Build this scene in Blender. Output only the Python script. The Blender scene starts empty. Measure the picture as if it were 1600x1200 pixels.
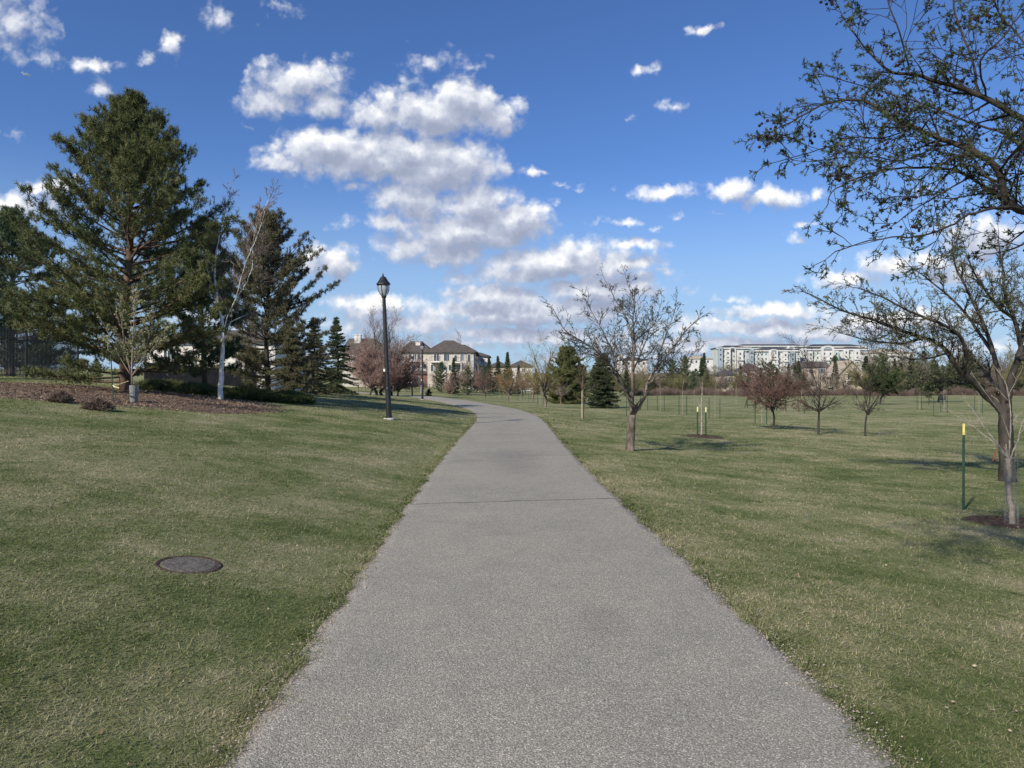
import bpy, math, random
import numpy as np
from mathutils import Vector, Matrix

random.seed(7)
RS = np.random.RandomState(11)
sc = bpy.context.scene
COL = sc.collection
F = 1110.0; HV = 597.0; EYE = 1.6          # focal length in photo pixels, horizon row, eye height

# ------------------------------------------------------------------ camera
cam = bpy.data.cameras.new('camera'); camo = bpy.data.objects.new('camera', cam); COL.objects.link(camo)
cam.sensor_width = 36.0; cam.lens = 36.0 * F / 1600.0; cam.clip_start = 0.05; cam.clip_end = 12000
camo.location = (0, 0, EYE)
camo.rotation_euler = (math.radians(90) - math.atan((600 - HV) / F), 0, 0)
sc.camera = camo
sc.view_settings.view_transform = 'Standard'; sc.view_settings.look = 'None'
sc.view_settings.gamma = 1.0; sc.view_settings.exposure = 0.35
sc.render.resolution_x = 1024; sc.render.resolution_y = 768

SUN_EL = math.radians(33); SUN_AZ = math.atan2(-0.60, -0.80)     # from +Y, clockwise
SKY_STRENGTH = 0.085; SUN_STRENGTH = 4.4

# ------------------------------------------------------------------ node helpers
class NT:
    def __init__(s, tree): s.t = tree; s.n = tree.nodes; s.l = tree.links
    def new(s, typ, **kw):
        nd = s.n.new(typ)
        for k, v in kw.items(): setattr(nd, k, v)
        return nd
    def put(s, sock, v):
        if hasattr(v, 'is_output') or isinstance(v, bpy.types.NodeSocket): s.l.new(v, sock)
        else: sock.default_value = v
    def m(s, op, a, b=0.0, c=0.0, clamp=False):
        nd = s.new('ShaderNodeMath', operation=op, use_clamp=clamp)
        s.put(nd.inputs[0], a); s.put(nd.inputs[1], b); s.put(nd.inputs[2], c)
        return nd.outputs[0]
    def v(s, op, a, b=(0, 0, 0), c=(0, 0, 0)):
        nd = s.new('ShaderNodeVectorMath', operation=op)
        s.put(nd.inputs[0], a); s.put(nd.inputs[1], b)
        if op == 'MULTIPLY_ADD': s.put(nd.inputs[2], c)
        return nd.outputs['Value'] if op in ('LENGTH', 'DOT_PRODUCT', 'DISTANCE') else nd.outputs[0]
    def scale(s, a, f):
        nd = s.new('ShaderNodeVectorMath', operation='SCALE'); s.put(nd.inputs[0], a); s.put(nd.inputs['Scale'], f); return nd.outputs[0]
    def noise(s, vec, sc_, det=2.0, rough=0.5, dist=0.0, out='Fac'):
        nd = s.new('ShaderNodeTexNoise'); s.put(nd.inputs['Vector'], vec)
        nd.inputs['Scale'].default_value = sc_; nd.inputs['Detail'].default_value = det
        nd.inputs['Roughness'].default_value = rough; nd.inputs['Distortion'].default_value = dist
        return nd.outputs[out]
    def ss(s, x, lo, hi, a=0.0, b=1.0):
        nd = s.new('ShaderNodeMapRange', interpolation_type='SMOOTHSTEP')
        s.put(nd.inputs[0], x)
        for i, val in enumerate((lo, hi, a, b)): nd.inputs[i + 1].default_value = val
        return nd.outputs[0]
    def ramp(s, x, stops):
        nd = s.new('ShaderNodeValToRGB'); s.put(nd.inputs[0], x); e = nd.color_ramp.elements
        while len(e) < len(stops): e.new(0.5)
        for el, (p, c) in zip(e, stops): el.position = p; el.color = (c[0], c[1], c[2], 1)
        return nd.outputs[0]
    def mix(s, f, a, b, mode='MIX'):
        nd = s.new('ShaderNodeMix', data_type='RGBA', blend_type=mode)
        s.put(nd.inputs[0], f)
        for i, val in ((6, a), (7, b)):
            s.put(nd.inputs[i], val if isinstance(val, bpy.types.NodeSocket) else (val[0], val[1], val[2], 1))
        return nd.outputs[2]

# ------------------------------------------------------------------ world: Nishita sky + procedural clouds at infinity
world = bpy.data.worlds.new('World'); sc.world = world; world.use_nodes = True
wt = world.node_tree; wt.nodes.clear(); W_ = NT(wt)
wout = W_.new('ShaderNodeOutputWorld')
sky = W_.new('ShaderNodeTexSky', sky_type='NISHITA'); sky.sun_disc = False
sky.sun_elevation = SUN_EL; sky.sun_rotation = SUN_AZ; sky.air_density = 1.0; sky.dust_density = 0.35; sky.ozone_density = 2.0
bg = W_.new('ShaderNodeBackground'); bg.inputs[1].default_value = SKY_STRENGTH
skyc = W_.mix(1.0, sky.outputs[0], (0.56, 0.79, 1.20), 'MULTIPLY')
SKYIN = bg.inputs[0]
# clouds: ellipses in the (x/y, z/y) plane of directions; unit = 100 photo pixels: (px, py, rx, ry, weight)
CL = [(468,128,80,36,.8),(425,160,50,24,.7),(505,168,42,24,.7),
 (680,178,128,40,1),(718,156,62,34,1),(598,182,66,30,.9),(772,188,38,30,.8),
 (590,246,170,34,1),(508,232,70,30,1),(438,254,55,15,.75),(690,262,110,42,1),(640,232,100,26,.9),(780,265,30,11,.55),
 (552,289,28,12,.5),(650,312,82,34,.85),(742,318,66,34,.9),(610,345,60,18,.7),
 (728,362,118,38,1),(798,346,64,32,1),(640,384,56,24,.8),(700,396,80,26,.8),
 (876,410,150,28,1),(905,390,60,22,.9),(994,383,48,12,.75),(965,414,82,17,.95),(800,432,110,18,.75),
 (770,462,90,18,1),(930,450,120,26,.95),(800,490,160,28,1),(900,484,130,26,.95),(740,470,60,12,.5),
 (600,483,76,24,.8),(560,470,60,14,.5),(515,412,46,26,.85),(490,398,26,22,.6),(640,508,160,18,.75),(830,526,200,16,.8),(690,540,150,11,.6),
 (1040,300,64,14,.6),(1142,300,44,20,.8),(1202,314,46,20,.8),(970,346,36,9,.5),(1065,341,24,8,.4),(1022,354,14,7,.4),
 (1096,48,26,9,.4),(1014,110,24,10,.35),(1045,164,28,11,.4),(993,182,12,5,.25),(1270,308,22,10,.3),(1118,332,18,5,.4),
 (1262,349,24,7,.5),(1243,376,22,9,.45),(1085,455,24,9,.45),(1140,464,32,8,.35),(1185,488,66,14,.8),(1235,486,55,18,.8),
 (1330,432,62,18,.8),(1385,420,60,24,.7),(1540,372,80,36,.8),(1455,408,60,20,.6),(1500,430,90,20,.6),
 (1210,514,230,18,.85),(1400,500,160,20,.7),(1130,540,240,14,.8),(1100,512,80,8,.2),
 (14,30,60,56,.6),(72,52,28,24,.35),(62,98,52,13,.4),(150,98,52,13,.48),(226,95,22,10,.35),(268,68,30,20,.6),(2,70,30,20,.4),
 (342,26,22,26,.4),(368,38,18,12,.25),(442,14,28,14,.35),(162,137,34,14,.45),(30,325,70,26,.8),(88,295,55,17,.7),(0,200,14,12,.35),(26,204,16,8,.25),
 (690,98,60,20,.3),(730,104,40,10,.3),(652,128,30,10,.25),(838,268,36,9,.45),(880,291,36,6,.4),(908,284,10,6,.3),(864,316,14,5,.35),(780,270,34,10,.4),
 (382,201,14,6,.3),(520,358,26,8,.22),(1440,300,16,10,.4),(330,500,80,20,.4),(950,556,200,10,.5),(560,560,160,12,.5),(1000,430,70,12,.6),(1450,540,200,14,.5)]
grp = bpy.data.node_groups.new('cloud_field', 'ShaderNodeTree')
grp.interface.new_socket('Vector', in_out='INPUT', socket_type='NodeSocketVector')
grp.interface.new_socket('Field', in_out='OUTPUT', socket_type='NodeSocketFloat')
G = NT(grp); gi = G.new('NodeGroupInput'); go = G.new('NodeGroupOutput')
Pin = gi.outputs[0]
w1 = G.noise(Pin, 1.3, 5.0, 0.6, out='Color'); w1 = G.v('SUBTRACT', w1, (0.5, 0.5, 0.5)); w1 = G.v('MULTIPLY', w1, (0.75, 0.42, 0))
w2 = G.noise(Pin, 6.0, 4.0, 0.55, out='Color'); w2 = G.v('SUBTRACT', w2, (0.5, 0.5, 0.5)); w2 = G.v('MULTIPLY', w2, (0.20, 0.16, 0))
Pw = G.v('ADD', G.v('ADD', Pin, w1), w2)
acc = None
for (u, v, rx, ry, wgt) in CL:
    cx, cy = (u - 800) / 100.0, (HV - v) / 100.0; rx, ry = rx * 1.27 / 100.0, ry * 1.30 / 100.0
    q = G.v('MULTIPLY_ADD', Pw, (1 / rx, 1 / ry, 0), (-cx / rx, -cy / ry, 0))
    f = G.m('MULTIPLY_ADD', G.v('LENGTH', q), -wgt, wgt)
    acc = f if acc is None else G.m('SMOOTH_MAX', acc, f, 0.12)
bill = G.noise(Pin, 3.2, 7.0, 0.58)
acc = G.m('MULTIPLY_ADD', G.m('SUBTRACT', bill, 0.5), 0.60, acc)
vor = G.new('ShaderNodeTexVoronoi', feature='F1'); G.l.new(G.v('ADD', Pin, w2), vor.inputs['Vector']); vor.inputs['Scale'].default_value = 3.4; vor.inputs['Detail'].default_value = 2.0; vor.inputs['Roughness'].default_value = .55
acc = G.m('MULTIPLY_ADD', G.m('SUBTRACT', .92, vor.outputs['Distance']), .34, acc)
G.l.new(acc, go.inputs[0])
tc = W_.new('ShaderNodeTexCoord'); sep = W_.new('ShaderNodeSeparateXYZ'); W_.l.new(tc.outputs['Generated'], sep.inputs[0])
W_.l.new(W_.mix(W_.m('MULTIPLY', W_.ss(sep.outputs[2], .30, .0), .85), skyc, (3.9, 5.5, 7.3)), SKYIN)
yy = W_.m('MAXIMUM', sep.outputs[1], 0.05)
cmb = W_.new('ShaderNodeCombineXYZ')
W_.l.new(W_.m('MULTIPLY', W_.m('DIVIDE', sep.outputs[0], yy), F / 100), cmb.inputs[0])
W_.l.new(W_.m('MULTIPLY', W_.m('DIVIDE', sep.outputs[2], yy), F / 100), cmb.inputs[1])
P0 = cmb.outputs[0]
def field(vec):
    g = W_.new('ShaderNodeGroup'); g.node_tree = grp; W_.l.new(vec, g.inputs[0]); return g.outputs[0]
f0 = field(P0); f1 = field(W_.v('ADD', P0, (-0.09, 0.23, 0)))
alpha = W_.m('MULTIPLY', W_.ss(f0, 0.03, 0.56), W_.ss(sep.outputs[1], 0.05, 0.15))
alpha = W_.m('MULTIPLY', alpha, W_.ss(sep.outputs[2], -0.02, 0.02))
lit = W_.m('MULTIPLY_ADD', W_.m('SUBTRACT', f0, f1), 1.10, 0.44)
lit = W_.m('SUBTRACT', lit, W_.m('MULTIPLY', W_.ss(f0, 0.25, 1.0), 0.30))
lit = W_.m('ADD', lit, W_.ss(f0, 0.3, 0.05, 0.0, 0.18), clamp=True)
cc = W_.ramp(lit, [(0.0, (0.28, 0.32, 0.43)), (0.35, (0.38, 0.42, 0.53)), (0.7, (0.60, 0.63, 0.70)), (1.0, (0.86, 0.86, 0.86))])
bgc = W_.new('ShaderNodeBackground'); W_.l.new(cc, bgc.inputs[0]); bgc.inputs[1].default_value = 0.98
mxs = W_.new('ShaderNodeMixShader'); W_.l.new(alpha, mxs.inputs[0]); W_.l.new(bg.outputs[0], mxs.inputs[1]); W_.l.new(bgc.outputs[0], mxs.inputs[2])
W_.l.new(mxs.outputs[0], wout.inputs[0])
world.cycles.sampling_method = 'MANUAL'; world.cycles.sample_map_resolution = 512

sun = bpy.data.lights.new('sun', 'SUN'); sun.energy = SUN_STRENGTH; sun.angle = math.radians(1.5); sun.color = (1.0, 0.90, 0.76)
suno = bpy.data.objects.new('sun', sun); COL.objects.link(suno); suno.location = (-50, -30, 60)
sdir = Vector((math.sin(SUN_AZ) * math.cos(SUN_EL), math.cos(SUN_AZ) * math.cos(SUN_EL), math.sin(SUN_EL)))
suno.rotation_euler = sdir.to_track_quat('Z', 'Y').to_euler()

# ------------------------------------------------------------------ mesh helpers
class MB:
    """collects shapes, builds ONE mesh object"""
    def __init__(s): s.v = []; s.f = []; s.nv = 0
    def add(s, V, Fc, mi=0):
        V = np.asarray(V, dtype=np.float64).reshape(-1, 3)
        if isinstance(Fc, np.ndarray): s.f.append((Fc + s.nv, mi))
        else:
            by = {}
            for f in Fc: by.setdefault(len(f), []).append(f)
            for k, fs in by.items(): s.f.append((np.array(fs, dtype=np.int64) + s.nv, mi))
        s.v.append(V); s.nv += len(V)
    def box(s, x0, x1, y0, y1, z0, z1, mi=0):
        V = [(x, y, z) for z in (z0, z1) for y in (y0, y1) for x in (x0, x1)]
        s.add(V, [(0, 2, 3, 1), (4, 5, 7, 6), (0, 1, 5, 4), (2, 6, 7, 3), (0, 4, 6, 2), (1, 3, 7, 5)], mi)
    def bbox(s, x0, x1, y0, y1, z0, z1, b=0.01, mi=0):      # box with bevelled vertical edges
        V = []
        for z in (z0, z1):
            V += [(x0+b, y0, z), (x1-b, y0, z), (x1, y0+b, z), (x1, y1-b, z), (x1-b, y1, z), (x0+b, y1, z), (x0, y1-b, z), (x0, y0+b, z)]
        s.add(V, [tuple(range(7, -1, -1)), tuple(range(8, 16))] + [(i, (i+1) % 8, 8+(i+1) % 8, 8+i) for i in range(8)], mi)
    def prism(s, poly, y0, y1, mi=0):                       # polygon in xz, extruded along y
        n = len(poly); V = [(x, y0, z) for x, z in poly] + [(x, y1, z) for x, z in poly]
        s.add(V, [tuple(range(n)), tuple(range(2*n-1, n-1, -1))] + [(i, n+i, n+(i+1) % n, (i+1) % n) for i in range(n)], mi)
    def lathe(s, prof, n=16, c=(0, 0, 0), mi=0):
        V = []; fs = []
        for r, z in prof:
            for k in range(n):
                a = 2*math.pi*k/n; V.append((c[0]+r*math.cos(a), c[1]+r*math.sin(a), c[2]+z))
        for i in range(len(prof)-1):
            for k in range(n):
                fs.append((i*n+k, i*n+(k+1) % n, (i+1)*n+(k+1) % n, (i+1)*n+k))
        fs.append(tuple(range(n-1, -1, -1))); m_ = (len(prof)-1)*n; fs.append(tuple(range(m_, m_+n)))
        s.add(V, fs, mi)
    def tube(s, pts, rad, k=8, mi=0, rough=0.0):
        pts = [Vector(p) for p in pts]; n = len(pts); V = []; fs = []
        t = (pts[1]-pts[0]).normalized(); u = t.orthogonal().normalized()
        for i in range(n):
            t2 = (pts[min(i+1, n-1)]-pts[max(i-1, 0)]).normalized()
            u = (u - t2*u.dot(t2)).normalized(); w = t2.cross(u)
            for j in range(k):
                a = 2*math.pi*j/k; r = rad[i]*(1+rough*(random.random()-.5))
                V.append(pts[i]+u*(r*math.cos(a))+w*(r*math.sin(a)))
        for i in range(n-1):
            for j in range(k): fs.append((i*k+j, i*k+(j+1) % k, (i+1)*k+(j+1) % k, (i+1)*k+j))
        fs.append(tuple(range(k-1, -1, -1))); fs.append(tuple(range((n-1)*k, n*k)))
        s.add([tuple(p) for p in V], fs, mi)
    def segs(s, S, k=3, mi=0):                              # S rows: ax ay az bx by bz ra rb
        if not len(S): return
        S = np.asarray(S, dtype=np.float64); A = S[:, :3]; B = S[:, 3:6]; d = B-A
        d /= np.maximum(np.linalg.norm(d, axis=1, keepdims=True), 1e-9)
        ref = np.where(np.abs(d[:, 2:3]) < .8, np.array([[0, 0, 1.]]), np.array([[1., 0, 0]]))
        u = np.cross(d, ref); u /= np.linalg.norm(u, axis=1, keepdims=True); w = np.cross(d, u)
        an = np.arange(k)*2*np.pi/k
        ring = u[:, None]*np.cos(an)[None, :, None] + w[:, None]*np.sin(an)[None, :, None]
        V = np.concatenate([A[:, None]+ring*S[:, 6, None, None], B[:, None]+ring*S[:, 7, None, None]], axis=1)
        j = np.arange(k); q = np.stack([j, (j+1) % k, k+(j+1) % k, k+j], 1)
        Fq = (np.arange(len(S))*2*k)[:, None, None]+q[None]
        s.add(V.reshape(-1, 3), Fq.reshape(-1, 4), mi)
    def needles(s, P, A, size, m=16, wid=0.012, spread=0.9, mi=0, seed=1):
        """tufts: m thin triangles around each axis"""
        if not len(P): return
        r = np.random.RandomState(seed); P = np.asarray(P, float); A = np.asarray(A, float); n = len(P)
        size = np.broadcast_to(np.asarray(size, float), (n,))
        D = A[:, None]+spread*r.normal(size=(n, m, 3)); D /= np.linalg.norm(D, axis=2, keepdims=True)
        L = size[:, None, None]*r.uniform(.6, 1.1, (n, m, 1))
        base = P[:, None]-A[:, None]*size[:, None, None]*r.uniform(0, .9, (n, m, 1))
        sd = np.cross(D, r.normal(size=(n, m, 3))); sd /= np.linalg.norm(sd, axis=2, keepdims=True)
        V = np.stack([base-sd*wid/2, base+sd*wid/2, base+D*L], 2)
        s.add(V.reshape(-1, 3), np.arange(n*m*3).reshape(-1, 3), mi)
    def leaves(s, P, A, size, m=4, ratio=.32, spread=.8, mi=0, seed=1):
        """clusters of m lens-shaped folded leaves"""
        if not len(P): return
        r = np.random.RandomState(seed); P = np.asarray(P, float); A = np.asarray(A, float); n = len(P)
        size = np.broadcast_to(np.asarray(size, float), (n,))
        D = A[:, None]+spread*r.normal(size=(n, m, 3)); D /= np.linalg.norm(D, axis=2, keepdims=True)
        L = size[:, None, None]*r.uniform(.55, 1.15, (n, m, 1))
        sd = np.cross(D, r.normal(size=(n, m, 3))); sd /= np.linalg.norm(sd, axis=2, keepdims=True)
        up = np.cross(D, sd)
        b = P[:, None]+0*D; w = L*ratio
        V = np.stack([b, b+D*L*.45-sd*w*.5+up*w*.15, b+D*L, b+D*L*.45+sd*w*.5+up*w*.15], 2).reshape(-1, 3)
        o = np.arange(n*m)*4
        s.add(V, np.concatenate([np.stack([o, o+1, o+2], 1), np.stack([o, o+2, o+3], 1)]), mi)
    def mesh(s, name, mats, smooth=False):
        me = bpy.data.meshes.new(name)
        V = np.concatenate(s.v) if s.v else np.zeros((0, 3))
        me.vertices.add(len(V)); me.vertices.foreach_set('co', V.astype(np.float32).ravel())
        nl = sum(f.size for f, _ in s.f); npoly = sum(len(f) for f, _ in s.f)
        me.loops.add(nl); me.polygons.add(npoly)
        me.loops.foreach_set('vertex_index', np.concatenate([f.ravel() for f, _ in s.f]).astype(np.int32))
        tot = np.concatenate([np.full(len(f), f.shape[1]) for f, _ in s.f]); st = np.concatenate([[0], np.cumsum(tot)[:-1]])
        me.polygons.foreach_set('loop_start', st.astype(np.int32))
        me.polygons.foreach_set('material_index', np.concatenate([np.full(len(f), mi) for f, mi in s.f]).astype(np.int32))
        for m_ in (mats if isinstance(mats, (list, tuple)) else [mats]): me.materials.append(m_)
        me.update(calc_edges=True)
        me.polygons.foreach_set('use_smooth', np.full(npoly, bool(smooth)))
        return me
    def build(s, name, mats, parent=None, smooth=False, loc=None):
        if not s.f: print('EMPTY', name, parent and parent.name); return None
        o = bpy.data.objects.new(name, s.mesh(name, mats, smooth)); COL.objects.link(o)
        if parent: o.parent = parent
        if loc is not None: o.location = loc
        return o

def tag(o, label=None, cat=None, group=None, kind=None):
    if label: o['label'] = label
    if cat: o['category'] = cat
    if group: o['group'] = group
    if kind: o['kind'] = kind
    return o
def thing(name, label, cat, loc=(0, 0, 0), rz=0, group=None, scale=1):
    o = bpy.data.objects.new(name, None); COL.objects.link(o); o.location = loc; o.rotation_euler = (0, 0, rz)
    o.scale = (scale,)*3; o.empty_display_size = .2
    return tag(o, label, cat, group)
def dup(o, loc, rz=0, scale=1, label=None, group=None):
    def cp(a, par):
        c = a.copy(); COL.objects.link(c); c.parent = par
        for ch in list(a.children): cp(ch, c)
        return c
    c = cp(o, None); c.location = loc; c.rotation_euler = (0, 0, rz)
    c.scale = (scale,)*3 if not hasattr(scale, '__len__') else scale
    if label: c['label'] = label
    if group: c['group'] = group
    return c

# ------------------------------------------------------------------ terrain
PY = np.array([-30, -10, 0, 3, 4.4, 6, 9.5, 16, 21, 27, 33, 39.5, 46, 54, 63, 72, 82, 92, 102, 112, 130, 160, 300.])
PX = np.array([0.9, 0.45, 0.28, .22, .2, .15, 0.02, -.07, -.08, -.05, -.12, -.75, -1.9, -3.6, -5.7, -7.9, -9.9, -12.5, -17, -24, -40, -60, -120.])
_yy = np.linspace(-30, 300, 3301); _xx = np.interp(_yy, PY, PX)
_k = np.ones(45)/45
for _ in range(2): _xx = np.convolve(np.pad(_xx, 22, mode='edge'), _k, 'valid')
_xx = np.convolve(np.pad(_xx, 22, mode='edge'), _k, 'valid'); _xx = np.convolve(np.pad(_xx, 22, mode='edge'), _k, 'valid')
def pcx(y): return np.interp(y, _yy, _xx)
def sst(x, a, b):
    t = np.clip((x-a)/(b-a), 0, 1); return t*t*(3-2*t)
def gz(x, y):
    x = np.asarray(x, float); y = np.asarray(y, float)
    d = x-pcx(np.minimum(y, 95.))
    dl = np.maximum(0, -d-1.5); dr = np.maximum(0, d-1.5)
    left = 2.6*(1-np.exp(-dl/18.))*(1-.75*sst(y, 34, 85))*sst(dl, -1, 1.2)
    right = -.75*(1-np.exp(-dr/8.))*sst(dr, -.5, 1.5)
    far = -.35*sst(y, 55, 120)-.45*sst(y, 60, 200)*sst(x, -5, 20)
    hill = 9*sst(y, 270, 460)+20*sst(y, 500, 2500)+.9*sst(y, 105, 150)*(1-sst(x, -12, 5))
    und = .035*np.sin(x*.55+1.3)*np.sin(y*.42+.5)*sst(np.abs(d), 1.6, 4)+.12*np.sin(x*.09+2)*np.sin(y*.075)*sst(np.abs(d), 4, 16)
    return left+right+far+hill+und
def at(u, v, lo=2.5, hi=260):
    D = np.geomspace(lo, hi, 4000); X = (u-800)/F*D; Z = gz(X, D)
    vp = HV+(EYE-Z)/D*F; i = int(np.argmin(np.abs(vp-v))); return Vector((X[i], D[i], float(Z[i])))
def on(u, D): x = (u-800)/F*D; return Vector((x, D, float(gz(x, D))))
def W(u, v, D): return Vector(((u-800)/F*D, D, EYE+(HV-v)/F*D))
def vis(p): return (800+F*p.x/p.y, HV+(EYE-p.z)/p.y*F)

# ------------------------------------------------------------------ materials
def mat(name, col, rough=.8, var=None, vscale=3.0, det=4.0, metal=0.0, bump=0.0, bscale=20.0, spec=.3, stretch=None, transl=0.0, trans=0.0, vramp=(.35, .65)):
    m_ = bpy.data.materials.new(name); m_.use_nodes = True; t = m_.node_tree; n = NT(t); t.nodes.clear()
    out = n.new('ShaderNodeOutputMaterial'); b = n.new('ShaderNodeBsdfPrincipled')
    b.inputs['Roughness'].default_value = rough; b.inputs['Metallic'].default_value = metal; b.inputs['Specular IOR Level'].default_value = spec
    co = n.new('ShaderNodeTexCoord').outputs['Object']
    if stretch: co = n.v('MULTIPLY', co, stretch)
    c = None
    if var is not None:
        c = n.mix(n.ss(n.noise(co, vscale, det, .6), *vramp), col, var); n.l.new(c, b.inputs['Base Color'])
    else: b.inputs['Base Color'].default_value = (*col, 1)
    if bump:
        bp = n.new('ShaderNodeBump'); bp.inputs['Strength'].default_value = bump; bp.inputs['Distance'].default_value = .02
        n.l.new(n.noise(co, bscale, 4, .6), bp.inputs['Height']); n.l.new(bp.outputs[0], b.inputs['Normal'])
    sh = b.outputs[0]
    if transl:
        tr = n.new('ShaderNodeBsdfTranslucent'); mx = n.new('ShaderNodeMixShader'); mx.inputs[0].default_value = transl
        if c is not None: n.l.new(c, tr.inputs[0])
        else: tr.inputs[0].default_value = (*col, 1)
        n.l.new(sh, mx.inputs[1]); n.l.new(tr.outputs[0], mx.inputs[2]); sh = mx.outputs[0]
    if trans:
        tp = n.new('ShaderNodeBsdfTransparent'); mx = n.new('ShaderNodeMixShader'); mx.inputs[0].default_value = trans
        n.l.new(sh, mx.inputs[1]); n.l.new(tp.outputs[0], mx.inputs[2]); sh = mx.outputs[0]
    n.l.new(sh, out.inputs[0]); return m_

def lawn_colour(n, co):
    """green and straw patches of an early-spring lawn; shared by the soil sheet and the blades"""
    big = n.noise(co, .11, 4, .55); mid = n.noise(n.v('ADD', co, (31, 7, 0)), .72, 5, .66); fin = n.noise(co, 5.5, 5, .7)
    k = n.m('ADD', n.m('MULTIPLY', big, .40), n.m('ADD', n.m('MULTIPLY', mid, .70), n.m('MULTIPLY', fin, .34)))
    k = n.m('SUBTRACT', k, n.m('MULTIPLY_ADD', n.ss(n.noise(n.v('ADD', co, (3, 55, 0)), 1.15, 3, .6), .64, .72), .12, .208))
    return k
def grass_mat(name, blades):
    m_ = bpy.data.materials.new(name); m_.use_nodes = True; t = m_.node_tree; n = NT(t); t.nodes.clear()
    out = n.new('ShaderNodeOutputMaterial'); b = n.new('ShaderNodeBsdfPrincipled'); b.inputs['Roughness'].default_value = .9; b.inputs['Specular IOR Level'].default_value = .15
    co = n.new('ShaderNodeTexCoord').outputs['Object']
    k = lawn_colour(n, co)
    if blades:
        at_ = n.new('ShaderNodeAttribute'); at_.attribute_name = 'tone'; at_.attribute_type = 'GEOMETRY'
        k = n.m('ADD', k, n.m('MULTIPLY', n.m('SUBTRACT', at_.outputs['Fac'], .5), .34))
        col = n.ramp(k, [(.30, (.075, .112, .034)), (.42, (.135, .175, .060)), (.52, (.225, .235, .112)), (.63, (.37, .34, .20)), (.78, (.52, .465, .32))])
    else:
        grain = n.noise(co, 34, 5, .75); k2 = n.m('ADD', k, n.m('MULTIPLY', n.m('SUBTRACT', grain, .5), .22))
        col = n.ramp(k2, [(.32, (.078, .105, .034)), (.43, (.132, .160, .056)), (.52, (.20, .212, .096)), (.64, (.30, .275, .160))])
        bp = n.new('ShaderNodeBump'); bp.inputs['Strength'].default_value = .8; bp.inputs['Distance'].default_value = .05
        n.l.new(n.noise(co, 9, 7, .75), bp.inputs['Height']); n.l.new(bp.outputs[0], b.inputs['Normal'])
    n.l.new(col, b.inputs['Base Color']); sh = b.outputs[0]
    if blades:
        tr = n.new('ShaderNodeBsdfTranslucent'); n.l.new(col, tr.inputs[0]); mx = n.new('ShaderNodeMixShader'); mx.inputs[0].default_value = .25
        n.l.new(sh, mx.inputs[1]); n.l.new(tr.outputs[0], mx.inputs[2]); sh = mx.outputs[0]
    n.l.new(sh, out.inputs[0]); return m_
M = {}
M['lawn'] = grass_mat('lawn', False); M['blades'] = grass_mat('blades', True)

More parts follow.
